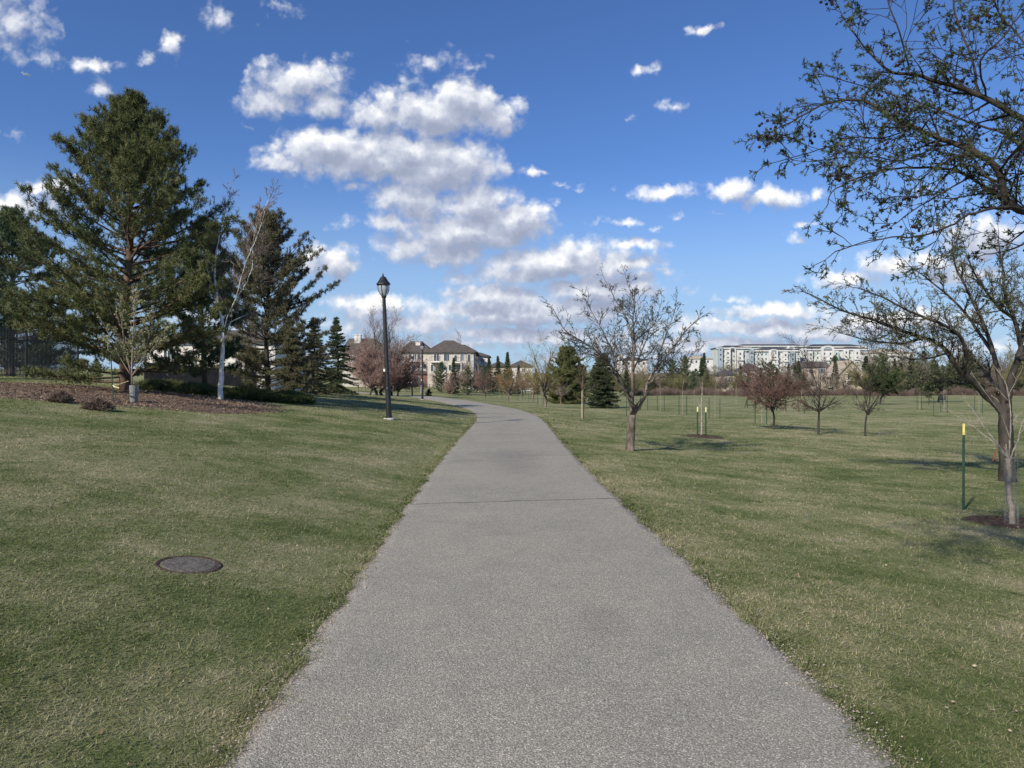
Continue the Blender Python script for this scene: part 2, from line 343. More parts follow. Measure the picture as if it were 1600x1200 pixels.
def asphalt():
    m_ = bpy.data.materials.new('asphalt'); m_.use_nodes = True; t = m_.node_tree; n = NT(t); t.nodes.clear()
    out = n.new('ShaderNodeOutputMaterial'); b = n.new('ShaderNodeBsdfPrincipled'); b.inputs['Roughness'].default_value = .85; b.inputs['Specular IOR Level'].default_value = .25
    co = n.new('ShaderNodeTexCoord').outputs['Object']; sp = n.new('ShaderNodeSeparateXYZ'); n.l.new(co, sp.inputs[0])
    vo = n.new('ShaderNodeTexVoronoi'); n.l.new(n.v('ADD', co, n.scale(n.noise(co, 60, 2, .5, out='Color'), .012)), vo.inputs['Vector']); vo.inputs['Scale'].default_value = 140
    sv = n.new('ShaderNodeSeparateColor'); n.l.new(vo.outputs['Color'], sv.inputs[0])
    chip = n.ramp(sv.outputs[0], [(0, (.255, .245, .210)), (.45, (.355, .345, .295)), (.80, (.43, .415, .36)), (.92, (.52, .505, .44)), (1, (.70, .68, .60))])
    gap = n.ss(vo.outputs['Distance'], .32, .75)
    col = n.mix(n.m('MULTIPLY', gap, .72), chip, (.115, .110, .10))
    big = n.noise(co, .55, 5, .6); med = n.noise(co, 3.2, 4, .6)
    k = n.m('ADD', n.m('MULTIPLY', big, .6), n.m('MULTIPLY', med, .4))
    col = n.mix(1.0, col, (1.04, 1.03, .98), 'MULTIPLY')
    col = n.mix(1.0, col, n.ramp(k, [(.36, (.86, .86, .87)), (.5, (.99, .98, .97)), (.64, (1.08, 1.06, 1.03))]), 'MULTIPLY')
    # dark worn smear and oil-ish stains
    def spot(x, y, rx, ry, amt, c):
        nonlocal col
        q = n.v('MULTIPLY_ADD', n.v('ADD', co, n.scale(n.noise(co, 1.1, 4, .6, out='Color'), .7)), (1/rx, 1/ry, 0), (-(x+.35)/rx, -(y+.35)/ry, 0))
        col = n.mix(n.m('MULTIPLY', n.ss(n.v('LENGTH', q), 1.0, .25), amt), col, c, 'MULTIPLY')
    spot(.62, 4.7, .24, .36, .42, (.66, .66, .72)); spot(.1, 14.6, .8, 3.6, .5, (.70, .70, .74)); spot(-.3, 23, .5, 5.5, .2, (.75, .75, .78))
    # cracks and joints: distance to wavering lines across the path
    wob = n.m('MULTIPLY', n.m('SUBTRACT', n.noise(co, 2.2, 6, .7), .5), .16); nf = n.noise(co, 40, 3, .6)
    def crack(y0, sl, w, amt, c, x0=-9, x1=9):
        nonlocal col
        d = n.m('ABSOLUTE', n.m('SUBTRACT', n.m('ADD', sp.outputs[1], wob), n.m('MULTIPLY_ADD', sp.outputs[0], sl, y0)))
        f = n.ss(n.m('ADD', d, n.m('MULTIPLY', n.m('SUBTRACT', nf, .5), w)), w, w*.35)
        if x0 > -9 or x1 < 9: f = n.m('MULTIPLY', f, n.m('MULTIPLY', n.ss(sp.outputs[0], x0, x0+.2), n.ss(sp.outputs[0], x1, x1-.2)))
        col = n.mix(n.m('MULTIPLY', f, amt), col, c)
        return f
    c1 = crack(9.42, .17, .022, .95, (.035, .030, .030))
    crack(15.3, .1, .05, .6, (.09, .085, .085), .0, 1.4); crack(14.2, -.05, .04, .55, (.09, .085, .085), -1.3, .3)
    crack(17.2, .2, .05, .6, (.085, .08, .08), -1.5, -.2); crack(18.5, .04, .05, .4, (.09, .085, .085)); crack(21.4, -.1, .06, .4, (.09, .085, .085), -1.5, .6)
    crack(26.6, .25, .16, .6, (.40, .38, .35), .25, 1.5); crack(28.2, .3, .08, .45, (.10, .095, .09)); crack(36, .3, .12, .4, (.10, .095, .09))
    # scattered dark nicks
    nk = n.noise(n.v('MULTIPLY', co, (5, 2.2, 1)), 2.4, 3, .7); reg = n.ss(n.v('LENGTH', n.v('MULTIPLY_ADD', co, (1/1.5, 1/5., 0), (0, -16/5., 0))), 1.1, .6)
    col = n.mix(n.m('MULTIPLY', n.m('MULTIPLY', n.ss(nk, .68, .72), reg), .7), col, (.075, .07, .07))
    # crumbling pale chips and soil along the two edges, from a mesh attribute (0 centre .. 1 rim)
    ea = n.new('ShaderNodeAttribute'); ea.attribute_name = 'edge'; ea.attribute_type = 'GEOMETRY'
    e = n.m('ADD', ea.outputs['Fac'], n.m('MULTIPLY', n.m('SUBTRACT', n.noise(co, 4.5, 5, .7), .5), .16))
    col = n.mix(n.m('MULTIPLY', n.ss(e, .86, .98), n.ss(sv.outputs[1], .70, .76)), col, (.46, .43, .40))
    col = n.mix(n.m('MULTIPLY', n.m('MULTIPLY', n.ss(e, .91, 1.0), n.ss(sv.outputs[2], .92, .35)), .85), col, (.115, .085, .062))
    n.l.new(col, b.inputs['Base Color'])
    bp = n.new('ShaderNodeBump'); bp.inputs['Strength'].default_value = .5; bp.inputs['Distance'].default_value = .004
    n.l.new(n.m('SUBTRACT', n.m('MULTIPLY', gap, -1), n.m('MULTIPLY', c1, 3)), bp.inputs['Height']); n.l.new(bp.outputs[0], b.inputs['Normal'])
    n.l.new(b.outputs[0], out.inputs[0]); return m_
M['asphalt'] = asphalt()
M['mulch'] = mat('mulch', (.075, .050, .034), .95, (.18, .128, .09), 9, 6, bump=1, bscale=30)
M['soil'] = mat('soil', (.04, .028, .02), .95, (.09, .066, .05), 14, 5, bump=1, bscale=40)
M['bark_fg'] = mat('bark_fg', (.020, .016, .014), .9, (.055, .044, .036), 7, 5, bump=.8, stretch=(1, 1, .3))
M['bark_dark'] = mat('bark_dark', (.030, .026, .023), .9, (.068, .060, .053), 7, 5, bump=.8, stretch=(1, 1, .3))
M['bark_mid'] = mat('bark_mid', (.10, .078, .062), .9, (.23, .19, .155), 9, 5, bump=.8, stretch=(1, 1, .35))
M['bark_warm'] = mat('bark_warm', (.16, .115, .085), .9, (.33, .26, .20), 10, 5, bump=.8, stretch=(1, 1, .35))
M['bark_crab'] = mat('bark_crab', (.070, .055, .044), .9, (.23, .19, .155), 7, 5, bump=.8, stretch=(1, 1, .35))
M['bark_pine'] = mat('bark_pine', (.085, .055, .040), .95, (.17, .12, .09), 8, 5, bump=.9, stretch=(1, 1, .4))
M['bark_pale'] = mat('bark_pale', (.20, .17, .14), .85, (.36, .32, .27), 12, 4, bump=.3)
M['bark_white'] = mat('bark_white', (.78, .76, .70), .6, (.10, .09, .08), 3.4, 4, stretch=(1.5, 1.5, 7), vramp=(.60, .64))
M['twig_dark'] = mat('twig_dark', (.022, .017, .015), .9, (.050, .039, .032), 6)
M['twig_grey'] = mat('twig_grey', (.13, .105, .09), .9, (.22, .185, .155), 3)
M['twig_pink'] = mat('twig_pink', (.20, .125, .11), .9, (.33, .23, .195), 1.4)
M['twig_red'] = mat('twig_red', (.10, .060, .050), .9, (.17, .105, .088), 2)
M['twig_olive'] = mat('twig_olive', (.13, .11, .05), .9, (.22, .20, .085), 2)
M['twig_orange'] = mat('twig_orange', (.18, .105, .05), .9, (.26, .17, .085), 2)
M['leaf_bud'] = mat('leaf_bud', (.075, .090, .040), .7, (.15, .165, .08), 5, transl=.35)
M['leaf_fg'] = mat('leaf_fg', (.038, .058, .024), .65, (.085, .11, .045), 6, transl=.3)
M['leaf_dull'] = mat('leaf_dull', (.12, .13, .07), .8, (.24, .24, .15), 4, transl=.3)
M['leaf_red'] = mat('leaf_red', (.125, .075, .058), .8, (.20, .13, .105), 4, transl=.3)
M['leaf_cream'] = mat('leaf_cream', (.42, .40, .24), .8, (.24, .27, .12), 5, transl=.3)
M['leaf_green'] = mat('leaf_green', (.045, .070, .026), .8, (.085, .115, .045), 2, transl=.25)
M['pine'] = mat('pine_needle', (.088, .114, .044), .75, (.168, .180, .072), 1.1, 3, transl=.2, vramp=(.3, .7))
M['pine_blue'] = mat('pine_blue', (.072, .115, .060), .75, (.150, .190, .10), 1.2, 3, transl=.2, vramp=(.3, .7))
M['pine_brown'] = mat('pine_brown', (.10, .092, .058), .8, (.165, .165, .08), 1.0, 3, transl=.15, vramp=(.3, .7))
M['spruce'] = mat('spruce_needle', (.042, .062, .032), .8, (.085, .110, .050), 1.2, 3, transl=.15, vramp=(.3, .7))
M['juniper'] = mat('juniper', (.06, .080, .024), .8, (.125, .145, .045), 2, 3, transl=.15)
M['shrub_dry'] = mat('shrub_dry', (.07, .048, .038), .9, (.18, .135, .105), 6)
M['hedge'] = mat('hedge', (.075, .056, .047), .9, (.15, .115, .095), .5)
M['black_metal'] = mat('black_metal', (.012, .012, .014), .38, (.022, .022, .024), 8, spec=.5, bump=.05)
M['glass_lamp'] = mat('glass_lamp', (.46, .48, .50), .12, spec=.6, trans=.35)
M['concrete'] = mat('concrete', (.42, .40, .37), .9, (.55, .53, .49), 12, bump=.3)
M['stake_green'] = mat('stake_green', (.018, .045, .028), .6, (.03, .065, .04), 12)
M['yellow'] = mat('yellow_paint', (.62, .52, .12), .6, (.70, .63, .22), 15)
M['white'] = mat('white_paint', (.72, .72, .70), .7, (.60, .59, .56), 5)
M['guard'] = mat('guard_mesh', (.30, .31, .31), .6, (.22, .23, .23), 60, trans=.35)
M['orange'] = mat('orange_tape', (.50, .16, .07), .6)
M['roof_brown'] = mat('roof_brown', (.075, .064, .057), .9, (.115, .10, .088), 1.5, 5, bump=.3)
M['roof_dark'] = mat('roof_dark', (.045, .047, .055), .9, (.075, .078, .088), 1.5, 5)
M['stucco'] = mat('stucco', (.46, .43, .37), .9, (.53, .495, .43), 1.5, bump=.15)
M['stucco_pale'] = mat('stucco_pale', (.62, .60, .56), .9, (.68, .66, .62), 1.5)
M['stucco_tan'] = mat('stucco_tan', (.35, .30, .235), .9, (.40, .35, .28), 1.5)
M['apt_grey'] = mat('apt_grey', (.44, .49, .47), .9, (.50, .55, .53), .2)
M['apt_blue'] = mat('apt_blue', (.24, .30, .34), .9, (.29, .35, .39), .2)
M['apt_white'] = mat('apt_white', (.60, .60, .585), .9, (.52, .52, .51), .3)
M['pane'] = mat('window_pane', (.06, .08, .10), .12, spec=.7)
M['brick'] = mat('brick_red', (.22, .11, .085), .9, (.28, .15, .115), 6)
M['stone'] = mat('stone', (.24, .20, .175), .9, (.42, .38, .33), 60)
M['berry'] = mat('berry', (.012, .004, .005), .6, (.024, .007, .007), 30)
M['cover'] = mat('cover', (.085, .076, .066), .95, (.17, .155, .135), 40, 5, bump=.5, bscale=60)
M['plane'] = mat('aircraft_paint', (.85, .85, .85), .4, (.8, .8, .8), 1)
M['fence_brown'] = mat('fence_brown', (.075, .062, .055), .9, (.11, .09, .08), 2)
M['wood_pale'] = mat('wood_pale', (.42, .36, .25), .85, (.52, .46, .34), 14)
M['ribbon'] = mat('ribbon', (.75, .70, .35), .7)

# ------------------------------------------------------------------ ground, path, beds
def spaced(lo, hi, d0, g):
    a = [0.0]
    while a[-1] < hi: a.append(a[-1]+max(d0, a[-1]*g))
    b = [0.0]
    while b[-1] < -lo: b.append(b[-1]+max(d0, b[-1]*g))
    return np.array([-x for x in b[:0:-1]]+a)
gx = spaced(-2500, 2500, .3, .03); gy = spaced(-40, 5000, .3, .022)
X, Y = np.meshgrid(gx, gy); Z = gz(X, Y)
dd = np.abs(X-pcx(np.minimum(Y, 300)))
Z = Z-.02*(1-sst(dd, 1.25, 1.6))*(Y < 135)                # shallow trench under the path
ny, nx = X.shape; idx = np.arange(ny*nx).reshape(ny, nx)
g = MB(); g.add(np.stack([X, Y, Z], -1).reshape(-1, 3), np.stack([idx[:-1, :-1], idx[:-1, 1:], idx[1:, 1:], idx[1:, :-1]], -1).reshape(-1, 4))
tag(g.build('ground', M['lawn'], smooth=True), kind='structure')

ys = np.concatenate([np.arange(-12, 40, .12), np.arange(40, 135, .4)])
tx = np.gradient(pcx(ys), ys); nrm = np.stack([np.ones_like(tx), -tx], 1); nrm /= np.linalg.norm(nrm, axis=1, keepdims=True)
cross = np.array([-1, -.97, -.9, -.8, -.5, 0, .5, .8, .9, .97, 1.])
hw = 1.43+.010*np.sin(ys*1.7)+.012*np.sin(ys*4.3+1)+.010*np.sin(ys*11)+.02*RS.normal(size=len(ys))*.6
hwR = 1.43+.012*np.sin(ys*2.1)+.012*np.sin(ys*5.3+1)+.010*np.sin(ys*12.3)+.02*RS.normal(size=len(ys))*.6
V = []; E = []
for c in cross:
    w_ = np.where(c < 0, hw, hwR)*c
    x = pcx(ys)+nrm[:, 0]*w_; y = ys+nrm[:, 1]*w_
    z = gz(x, y)+.016-(.03 if abs(c) == 1 else 0)+.006*(1-c*c)
    V.append(np.stack([x, y, z], 1)); E.append(np.full(len(ys), abs(c)))
V = np.stack(V, 1); nr, nc = V.shape[:2]; idx = np.arange(nr*nc).reshape(nr, nc)
p = MB(); p.add(V.reshape(-1, 3), np.stack([idx[:-1, :-1], idx[:-1, 1:], idx[1:, 1:], idx[1:, :-1]], -1).reshape(-1, 4))
po = tag(p.build('path', M['asphalt'], smooth=True), kind='structure')
ea = po.data.attributes.new('edge', 'FLOAT', 'POINT'); ea.data.foreach_set('value', np.stack(E, 1).ravel().astype(np.float32))

def wobble_poly(cx, cy, rx, ry, n, amp, seed, rot=0):
    r = np.random.RandomState(seed); a = np.linspace(0, 2*np.pi, n, endpoint=False)
    w = 1+amp*(.5*np.sin(a*3+r.rand()*6)+.3*np.sin(a*5+r.rand()*6)+.3*np.sin(a*9+r.rand()*6)+.35*r.normal(size=n)*.6)
    x = rx*w*np.cos(a); y = ry*w*np.sin(a); return cx+x*math.cos(rot)-y*math.sin(rot), cy+x*math.sin(rot)+y*math.cos(rot)
def bed(name, m_, cx, cy, rx, ry, h, n=90, amp=.1, seed=1, rot=0, rings=14, lump=.3):
    ex, ey = wobble_poly(cx, cy, rx, ry, n, amp, seed, rot); r = np.random.RandomState(seed)
    V = [(cx, cy, float(gz(cx, cy))+h)]
    for k in range(1, rings+1):
        t = k/rings; x = cx+(ex-cx)*t; y = cy+(ey-cy)*t
        z = gz(x, y)+h*(1-t**3)*(1+lump*r.normal(size=n))+(.006 if k < rings else -.02)
        V += list(zip(x, y, z))
    fs = [(0, 1+i, 1+(i+1) % n) for i in range(n)]
    for k in range(rings-1):
        o = 1+k*n; fs += [(o+i, o+n+i, o+n+(i+1) % n, o+(i+1) % n) for i in range(n)]
    b_ = MB(); b_.add(V, fs); return b_.build(name, m_, smooth=True)
BED = (-12.4, 21.0, 5.1, 4.4)
BR = .18
tag(bed('mulch_bed', M['mulch'], *BED, .07, 200, .10, 3, BR, rings=40), kind='structure')
def in_bed(x, y, k=1.0):
    dx = x-BED[0]; dy = y-BED[1]; a = dx*math.cos(BR)+dy*math.sin(BR); b = -dx*math.sin(BR)+dy*math.cos(BR)
    return (a/BED[2])**2+(b/BED[3])**2 < k

# bark chips scattered on the bed
r = RS; n_ = 15000; a = r.rand(n_)*2*np.pi; q = np.sqrt(r.rand(n_))*1.08
cxs = BED[2]*q*np.cos(a); cys = BED[3]*q*np.sin(a)
x = BED[0]+cxs*math.cos(BR)-cys*math.sin(BR); y = BED[1]+cxs*math.sin(BR)+cys*math.cos(BR)
P = np.stack([x, y, gz(x, y)+.06*(1-q**3)+.015], 1); A = np.stack([r.normal(size=n_), r.normal(size=n_), .25*np.abs(r.normal(size=n_))], 1); A /= np.linalg.norm(A, axis=1, keepdims=True)
c = MB(); c.leaves(P, A, .07, 1, .45, .2, seed=4)
M['chips'] = mat('bark_chips', (.10, .066, .046), .95, (.30, .225, .165), 22, 2)
tag(c.build('bark_chips', M['chips']), kind='stuff')

# grass blades: denser and finer near the camera
def grass():
    n_ = 1050000; r = np.random.RandomState(5)
    D = 2.2*np.exp(r.rand(n_)*math.log(70/2.2)); X = (r.rand(n_)*2-1)*(.80*D+.4)
    d = np.abs(X-pcx(D)); edge = 1.39+.035*np.sin(D*3.1+np.sign(X))+.03*np.sin(D*9+np.sign(X)*2)+.022*np.sin(D*23+np.sign(X))+.045*r.normal(size=n_)
    ne = 90000
    De = 2.3*np.exp(r.rand(ne)*math.log(30/2.3)); sde = np.sign(r.rand(ne)-.5); Xe = pcx(De)+sde*(1.385+.13*r.rand(ne)**.7+.03*np.sin(De*6+sde)+.02*np.sin(De*17))
    D = np.concatenate([D, De]); X = np.concatenate([X, Xe]); d = np.abs(X-pcx(D)); edge = np.concatenate([edge, np.where(r.rand(ne) < .35+.35*np.sin(De*4.1+sde)+.3*np.sin(De*13), 0, 9)]); n_ += ne; rim = np.concatenate([np.zeros(n_-ne), np.ones(ne)])
    ok = (d > edge) & (r.rand(n_) > sst(D, 18, 68)) & ~in_bed(X, D, .93) & (((X-COV.x)/.26)**2+((D-COV.y)/.26)**2 > 1)
    D = D[ok]; X = X[ok]; d = d[ok]; rim = rim[ok]; n2 = len(D)
    patch = .5+.5*np.sin(X*1.3+np.sin(D*.9)*2)*np.sin(D*1.1+np.sin(X*.7)*2)
    h = (.014+.012*r.rand(n2)+.008*patch)*(1+D*.02)*(1+.5*rim); flat = r.rand(n2)
    lean = np.where(flat < .8, r.uniform(1.5, 6, n2), r.uniform(.4, 1.3, n2)); az = r.rand(n2)*2*np.pi
    dirv = np.stack([np.cos(az)*lean, np.sin(az)*lean, np.ones(n2)], 1); dirv /= np.linalg.norm(dirv, axis=1, keepdims=True)
    base = np.stack([X, D, gz(X, D)-.004+.018*(d < 1.42)+(flat < .5)*.010*r.rand(n2)], 1)
    sa = az+np.pi/2+r.normal(size=n2)*.5; w = (.0009+.00048*D)[:, None]
    sd = np.stack([np.cos(sa), np.sin(sa), np.zeros(n2)], 1)*w
    L = h*np.where((r.rand(n2) < .10) & (flat < .8), r.uniform(1.5, 2.4, n2), r.uniform(.6, 1.35, n2))
    V = np.stack([base-sd, base+sd, base+dirv*L[:, None]], 1)
    g_ = MB(); g_.add(V.reshape(-1, 3), np.arange(n2*3).reshape(-1, 3))
    o = g_.build('grass', M['blades']); tone = np.clip(.5+(flat < .5)*.10-.05+.31*r.normal(size=n2)-.12*rim, 0, 1)
    at_ = o.data.attributes.new('tone', 'FLOAT', 'POINT'); at_.data.foreach_set('value', np.repeat(tone, 3).astype(np.float32))
    return tag(o, kind='stuff')
COV = at(295, 882); UP0 = Vector((0, 0, 1))
grass()

# loose gravel on the path rims
n_ = 5200; yv = 2.4*np.exp(RS.rand(n_)*math.log(30/2.4)); sg = np.sign(RS.rand(n_)-.42)
xv = pcx(yv)+sg*(1.42+np.abs(RS.normal(size=n_))*.06*np.sign(RS.rand(n_)-.25)*-1); s_ = RS.uniform(.002, .0065, n_)*(1+yv*.02)
oc = np.array([(1, 0, 0), (-1, 0, 0), (0, 1, 0), (0, -1, 0), (0, 0, .7), (0, 0, -.7)]); of = np.array([(0, 2, 4), (2, 1, 4), (1, 3, 4), (3, 0, 4), (2, 0, 5), (1, 2, 5), (3, 1, 5), (0, 3, 5)])
V = oc[None]*s_[:, None, None]*RS.uniform(.6, 1.4, (n_, 6, 1))+np.stack([xv, yv, gz(xv, yv)+.016+s_*.3], 1)[:, None]
c = MB(); c.add(V.reshape(-1, 3), ((np.arange(n_)*6)[:, None, None]+of[None]).reshape(-1, 3))
tag(c.build('gravel', M['stone']), kind='stuff')

n_ = 420; yv = 2.6*np.exp(RS.rand(n_)*math.log(30/2.6)); xv = (RS.rand(n_)*2-1)*.75*yv; dv_ = np.abs(xv-pcx(yv)); zz = gz(xv, yv)+np.where(dv_ < 1.4, .024, .022)
A = np.stack([RS.normal(size=n_), RS.normal(size=n_), .15*RS.rand(n_)], 1); A /= np.linalg.norm(A, axis=1, keepdims=True); ok = (dv_ > 1.2)
M['litter'] = mat('litter', (.16, .10, .06), .9, (.46, .38, .28), 9)
c = MB(); c.leaves(np.stack([xv, yv, zz], 1)[ok], A[ok], (.018+.0012*yv)[ok], 1, .6, .15, seed=9); tag(c.build('fallen_leaves', M['litter']), kind='stuff')

# flush round cover in the lawn
t = thing('utility_cover', 'round dark flush cover sunk in the lawn left of the path', 'utility cover', COV-UP0*.006)
ex = .1; sx_ = (float(gz(COV.x+ex, COV.y))-float(gz(COV.x-ex, COV.y)))/(2*ex); sy_ = (float(gz(COV.x, COV.y+ex))-float(gz(COV.x, COV.y-ex)))/(2*ex)
t.rotation_euler = (math.atan(sy_), -math.atan(sx_), 0)
c = MB(); c.lathe([(.20, -.03), (.205, .004), (.19, .010), (.05, .013), (.045, .010)], 32); c.build('lid', M['cover'], t)
c = MB()
V = []; n_ = 40
for rr, zz in ((.2055, .002), (.235, .010), (.285, -.02)):
    for k in range(n_): a = 2*math.pi*k/n_; V.append((rr*math.cos(a), rr*math.sin(a), zz+.004*random.random()))
c.add(V, [(i*n_+k, i*n_+(k+1) % n_, (i+1)*n_+(k+1) % n_, (i+1)*n_+k) for i in range(2) for k in range(n_)]); c.build('rim', M['soil'], t)

# ------------------------------------------------------------------ tree builders
def rv(s=1.0): return Vector((random.gauss(0, s), random.gauss(0, s), random.gauss(0, s)))
UP = Vector((0, 0, 1))
def grow(segs, spurs, p, d, L, r, lvl, pr):
    """random branch: appends segments and leaf spur points, recurses"""
    n = max(2, int(L/pr.get('step', .12))+1); n = min(n, 7); st = L/n; r0 = r
    for i in range(n):
        d = (d+rv(pr.get('wander', .16))+UP*pr.get('up', .05)).normalized(); q = p+d*st
        r1 = max(r0*(1-.75*(i+1)/n), pr.get('rmin', .0015))
        segs.append((*p, *q, r, r1))
        if lvl >= pr.get('leaflvl', 2):
            for _ in range(pr.get('spur', 1)):
                if random.random() < pr.get('leafp', .8):
                    s_ = p.lerp(q, random.random()); spurs.append((*s_, *((d+rv(.6)).normalized())))
        if lvl < pr['max'] and i >= (0 if lvl else 0):
            for _ in range(pr.get('kids', 2)):
                if random.random() < pr.get('kidp', .75):
                    side = d.cross(rv()).normalized(); a = random.uniform(*pr.get('ang', (.5, 1.0)))
                    nd = (d*math.cos(a)+side*math.sin(a)).normalized()
                    grow(segs, spurs, q, nd, L*random.uniform(*pr.get('ratio', (.35, .65)))*(1-.4*i/n), max(r1*.65, pr.get('rmin', .0015)), lvl+1, pr)
        p = q; r = r1
    spurs.append((*p, *d))
def spline(pts, per=4):
    pts = [Vector(p) for p in pts]; P = [pts[0]*2-pts[1]]+pts+[pts[-1]*2-pts[-2]]; out = []
    for i in range(1, len(P)-2):
        for k in range(per):
            t = k/per; a, b, c_, d = P[i-1], P[i], P[i+1], P[i+2]
            out.append(.5*((2*b)+(c_-a)*t+(2*a-5*b+4*c_-d)*t*t+(3*b-a-3*c_+d)*t**3))
    out.append(P[-2]); return out
def limb(mb, pts, r0, r1, k=7, jitter=.0, per=4, rough=.12, flare=0):
    S = spline(pts, per); n = len(S)
    if jitter: S = [S[0]]+[s_+rv(jitter) for s_ in S[1:-1]]+[S[-1]]
    R = [r0+(r1-r0)*(i/(n-1))**.8 for i in range(n)]
    if flare: R[0] *= 1+flare; R[1] *= 1+flare*.35
    mb.tube(S, R, k, rough=rough); return S, R
def spawn(S, R, segs, spurs, dens, L, pr, start=.2, out=None, bias=.4):
    """side branches along a traced limb S"""
    tot = sum((S[i+1]-S[i]).length for i in range(len(S)-1)); acc = 0
    for i in range(len(S)-1):
        sl = (S[i+1]-S[i]).length; f = acc/tot; acc += sl
        if f < start: continue
        k = dens*sl; k = int(k)+(random.random() < k-int(k)); d = (S[i+1]-S[i]).normalized()
        for _ in range(k):
            side = d.cross(rv()).normalized(); a = random.uniform(.5, 1.2); nd = d*math.cos(a)+side*math.sin(a)+UP*bias*random.random()
            grow(segs, spurs, S[i].lerp(S[i+1], random.random()), nd.normalized(), L*random.uniform(.5, 1.1)*(1.2-.8*f), min(R[i]*.55, .012*L/.5), 1, pr)
    grow(segs, spurs, S[-1], (S[-1]-S[-2]).normalized(), L*pr.get('endL', .6), R[-1]*.9, 1, pr)

def pine(root, H, prof, whorl=.42, nb=5, h0=.06, up_top=.9, up_low=.05, tuft=.17, needles=20, wid=.016, seed=1, mats=('bark_pine', 'pine'), inner=.30, twig=.42, tdens=4.2, droop=0.0, trunk_r=.16, spread=.8, keep=.9, curve=.35, lean=(0, 0), lvar=(.72, 1.08), clump=0, evar=.09):
    random.seed(seed); tr = MB(); P = []; A = []; segs = []
    def ax(h):
        h = max(h, .01)
        return Vector((lean[0]*(h/H)**1.5+.05*math.sin(h*1.1+seed), lean[1]*(h/H)**1.5+.05*math.cos(h*.9+seed), h))
    n = 14; pts = [ax(H*i/n) for i in range(n+1)]; pts[0] = Vector((0, 0, -.15))
    tr.tube(pts, [trunk_r*(1.15 if i == 0 else 1)*(1-.93*i/n) for i in range(n+1)], 9, rough=.15)
    h = h0*H; phase = 0
    while h < H*.985:
        t = 1-h/H; az0 = random.random()*6.28
        for b in range(nb):
            if random.random() > keep: continue
            az = az0+6.283*b/nb+random.gauss(0, .25)
            L = prof(t)*random.uniform(*lvar)
            if L < .12: L = .12
            e0 = up_low+(up_top-up_low)*(1-t)**1.3+random.gauss(0, evar)
            out = Vector((math.cos(az), math.sin(az), 0)); p = ax(h+random.uniform(-.5, .5)*whorl); m = max(4, int(L/.33)); pts = [p]; e = e0
            for k in range(m):
                e += (curve/m)-droop/m*(1 if k < m*.6 else -1.2); az += random.gauss(0, .06)
                out = Vector((math.cos(az), math.sin(az), 0)); p = p+(out*math.cos(e)+UP*math.sin(e))*(L/m); pts.append(p)
            br = .010+.011*L*trunk_r/.16*.8
            for k in range(m): segs.append((*pts[k], *pts[k+1], br*(1-.85*k/m), br*(1-.85*(k+1)/m)))
            nt = int(L*tdens)+2
            for k in range(nt):
                f = inner+(1-inner)*(k+random.random()*.8)/nt
                if f > 1: f = 1
                i = min(int(f*m), m-1); q = pts[i].lerp(pts[i+1], f*m-i) if f < 1 else pts[-1]
                bd = (pts[i+1]-pts[i]).normalized(); side = bd.cross(UP)
                side = side.normalized()*(1 if k % 2 else -1)
                tl = (twig*(1.15-f)+.12)*random.uniform(.7, 1.2)*min(1.2, .35+L*.35)
                td = (bd*.75+side*.8+UP*random.uniform(-.05, .5 if droop < .1 else .1)).normalized()
                q2 = q+td*tl; segs.append((*q, *q2, .006, .003))
                if clump:
                    for j in range(clump):
                        ff = random.uniform(.25, 1.05); cl = rv(clump*.0095); cl.z *= .7
                        P.append(q.lerp(q2, ff)+cl); A.append((td*.5+UP*.55+rv(.35)).normalized())
                    continue
                ntf = max(1, int(tl/(tuft*.62)))
                for j in range(ntf+1):
                    ff = (j+.6)/(ntf+.6); P.append(q.lerp(q2, ff)+rv(.015)); A.append((td+UP*(.45 if droop < .1 else .1)+rv(.25)).normalized())
            P.append(pts[-1]); A.append(((pts[-1]-pts[-2]).normalized()+UP*.3).normalized())
        h += whorl*(.55+.5*t)*random.uniform(.85, 1.15)
    P.append(ax(H)); A.append(UP)
    tr.segs(segs, 4)
    tr.build('trunk', M[mats[0]], root, smooth=True)
    cr = MB(); cr.needles([tuple(p_) for p_ in P], [tuple(a_) for a_ in A], tuft, needles, wid, spread, seed=seed)
    cr.build('crown', M[mats[1]], root)
    return len(P)

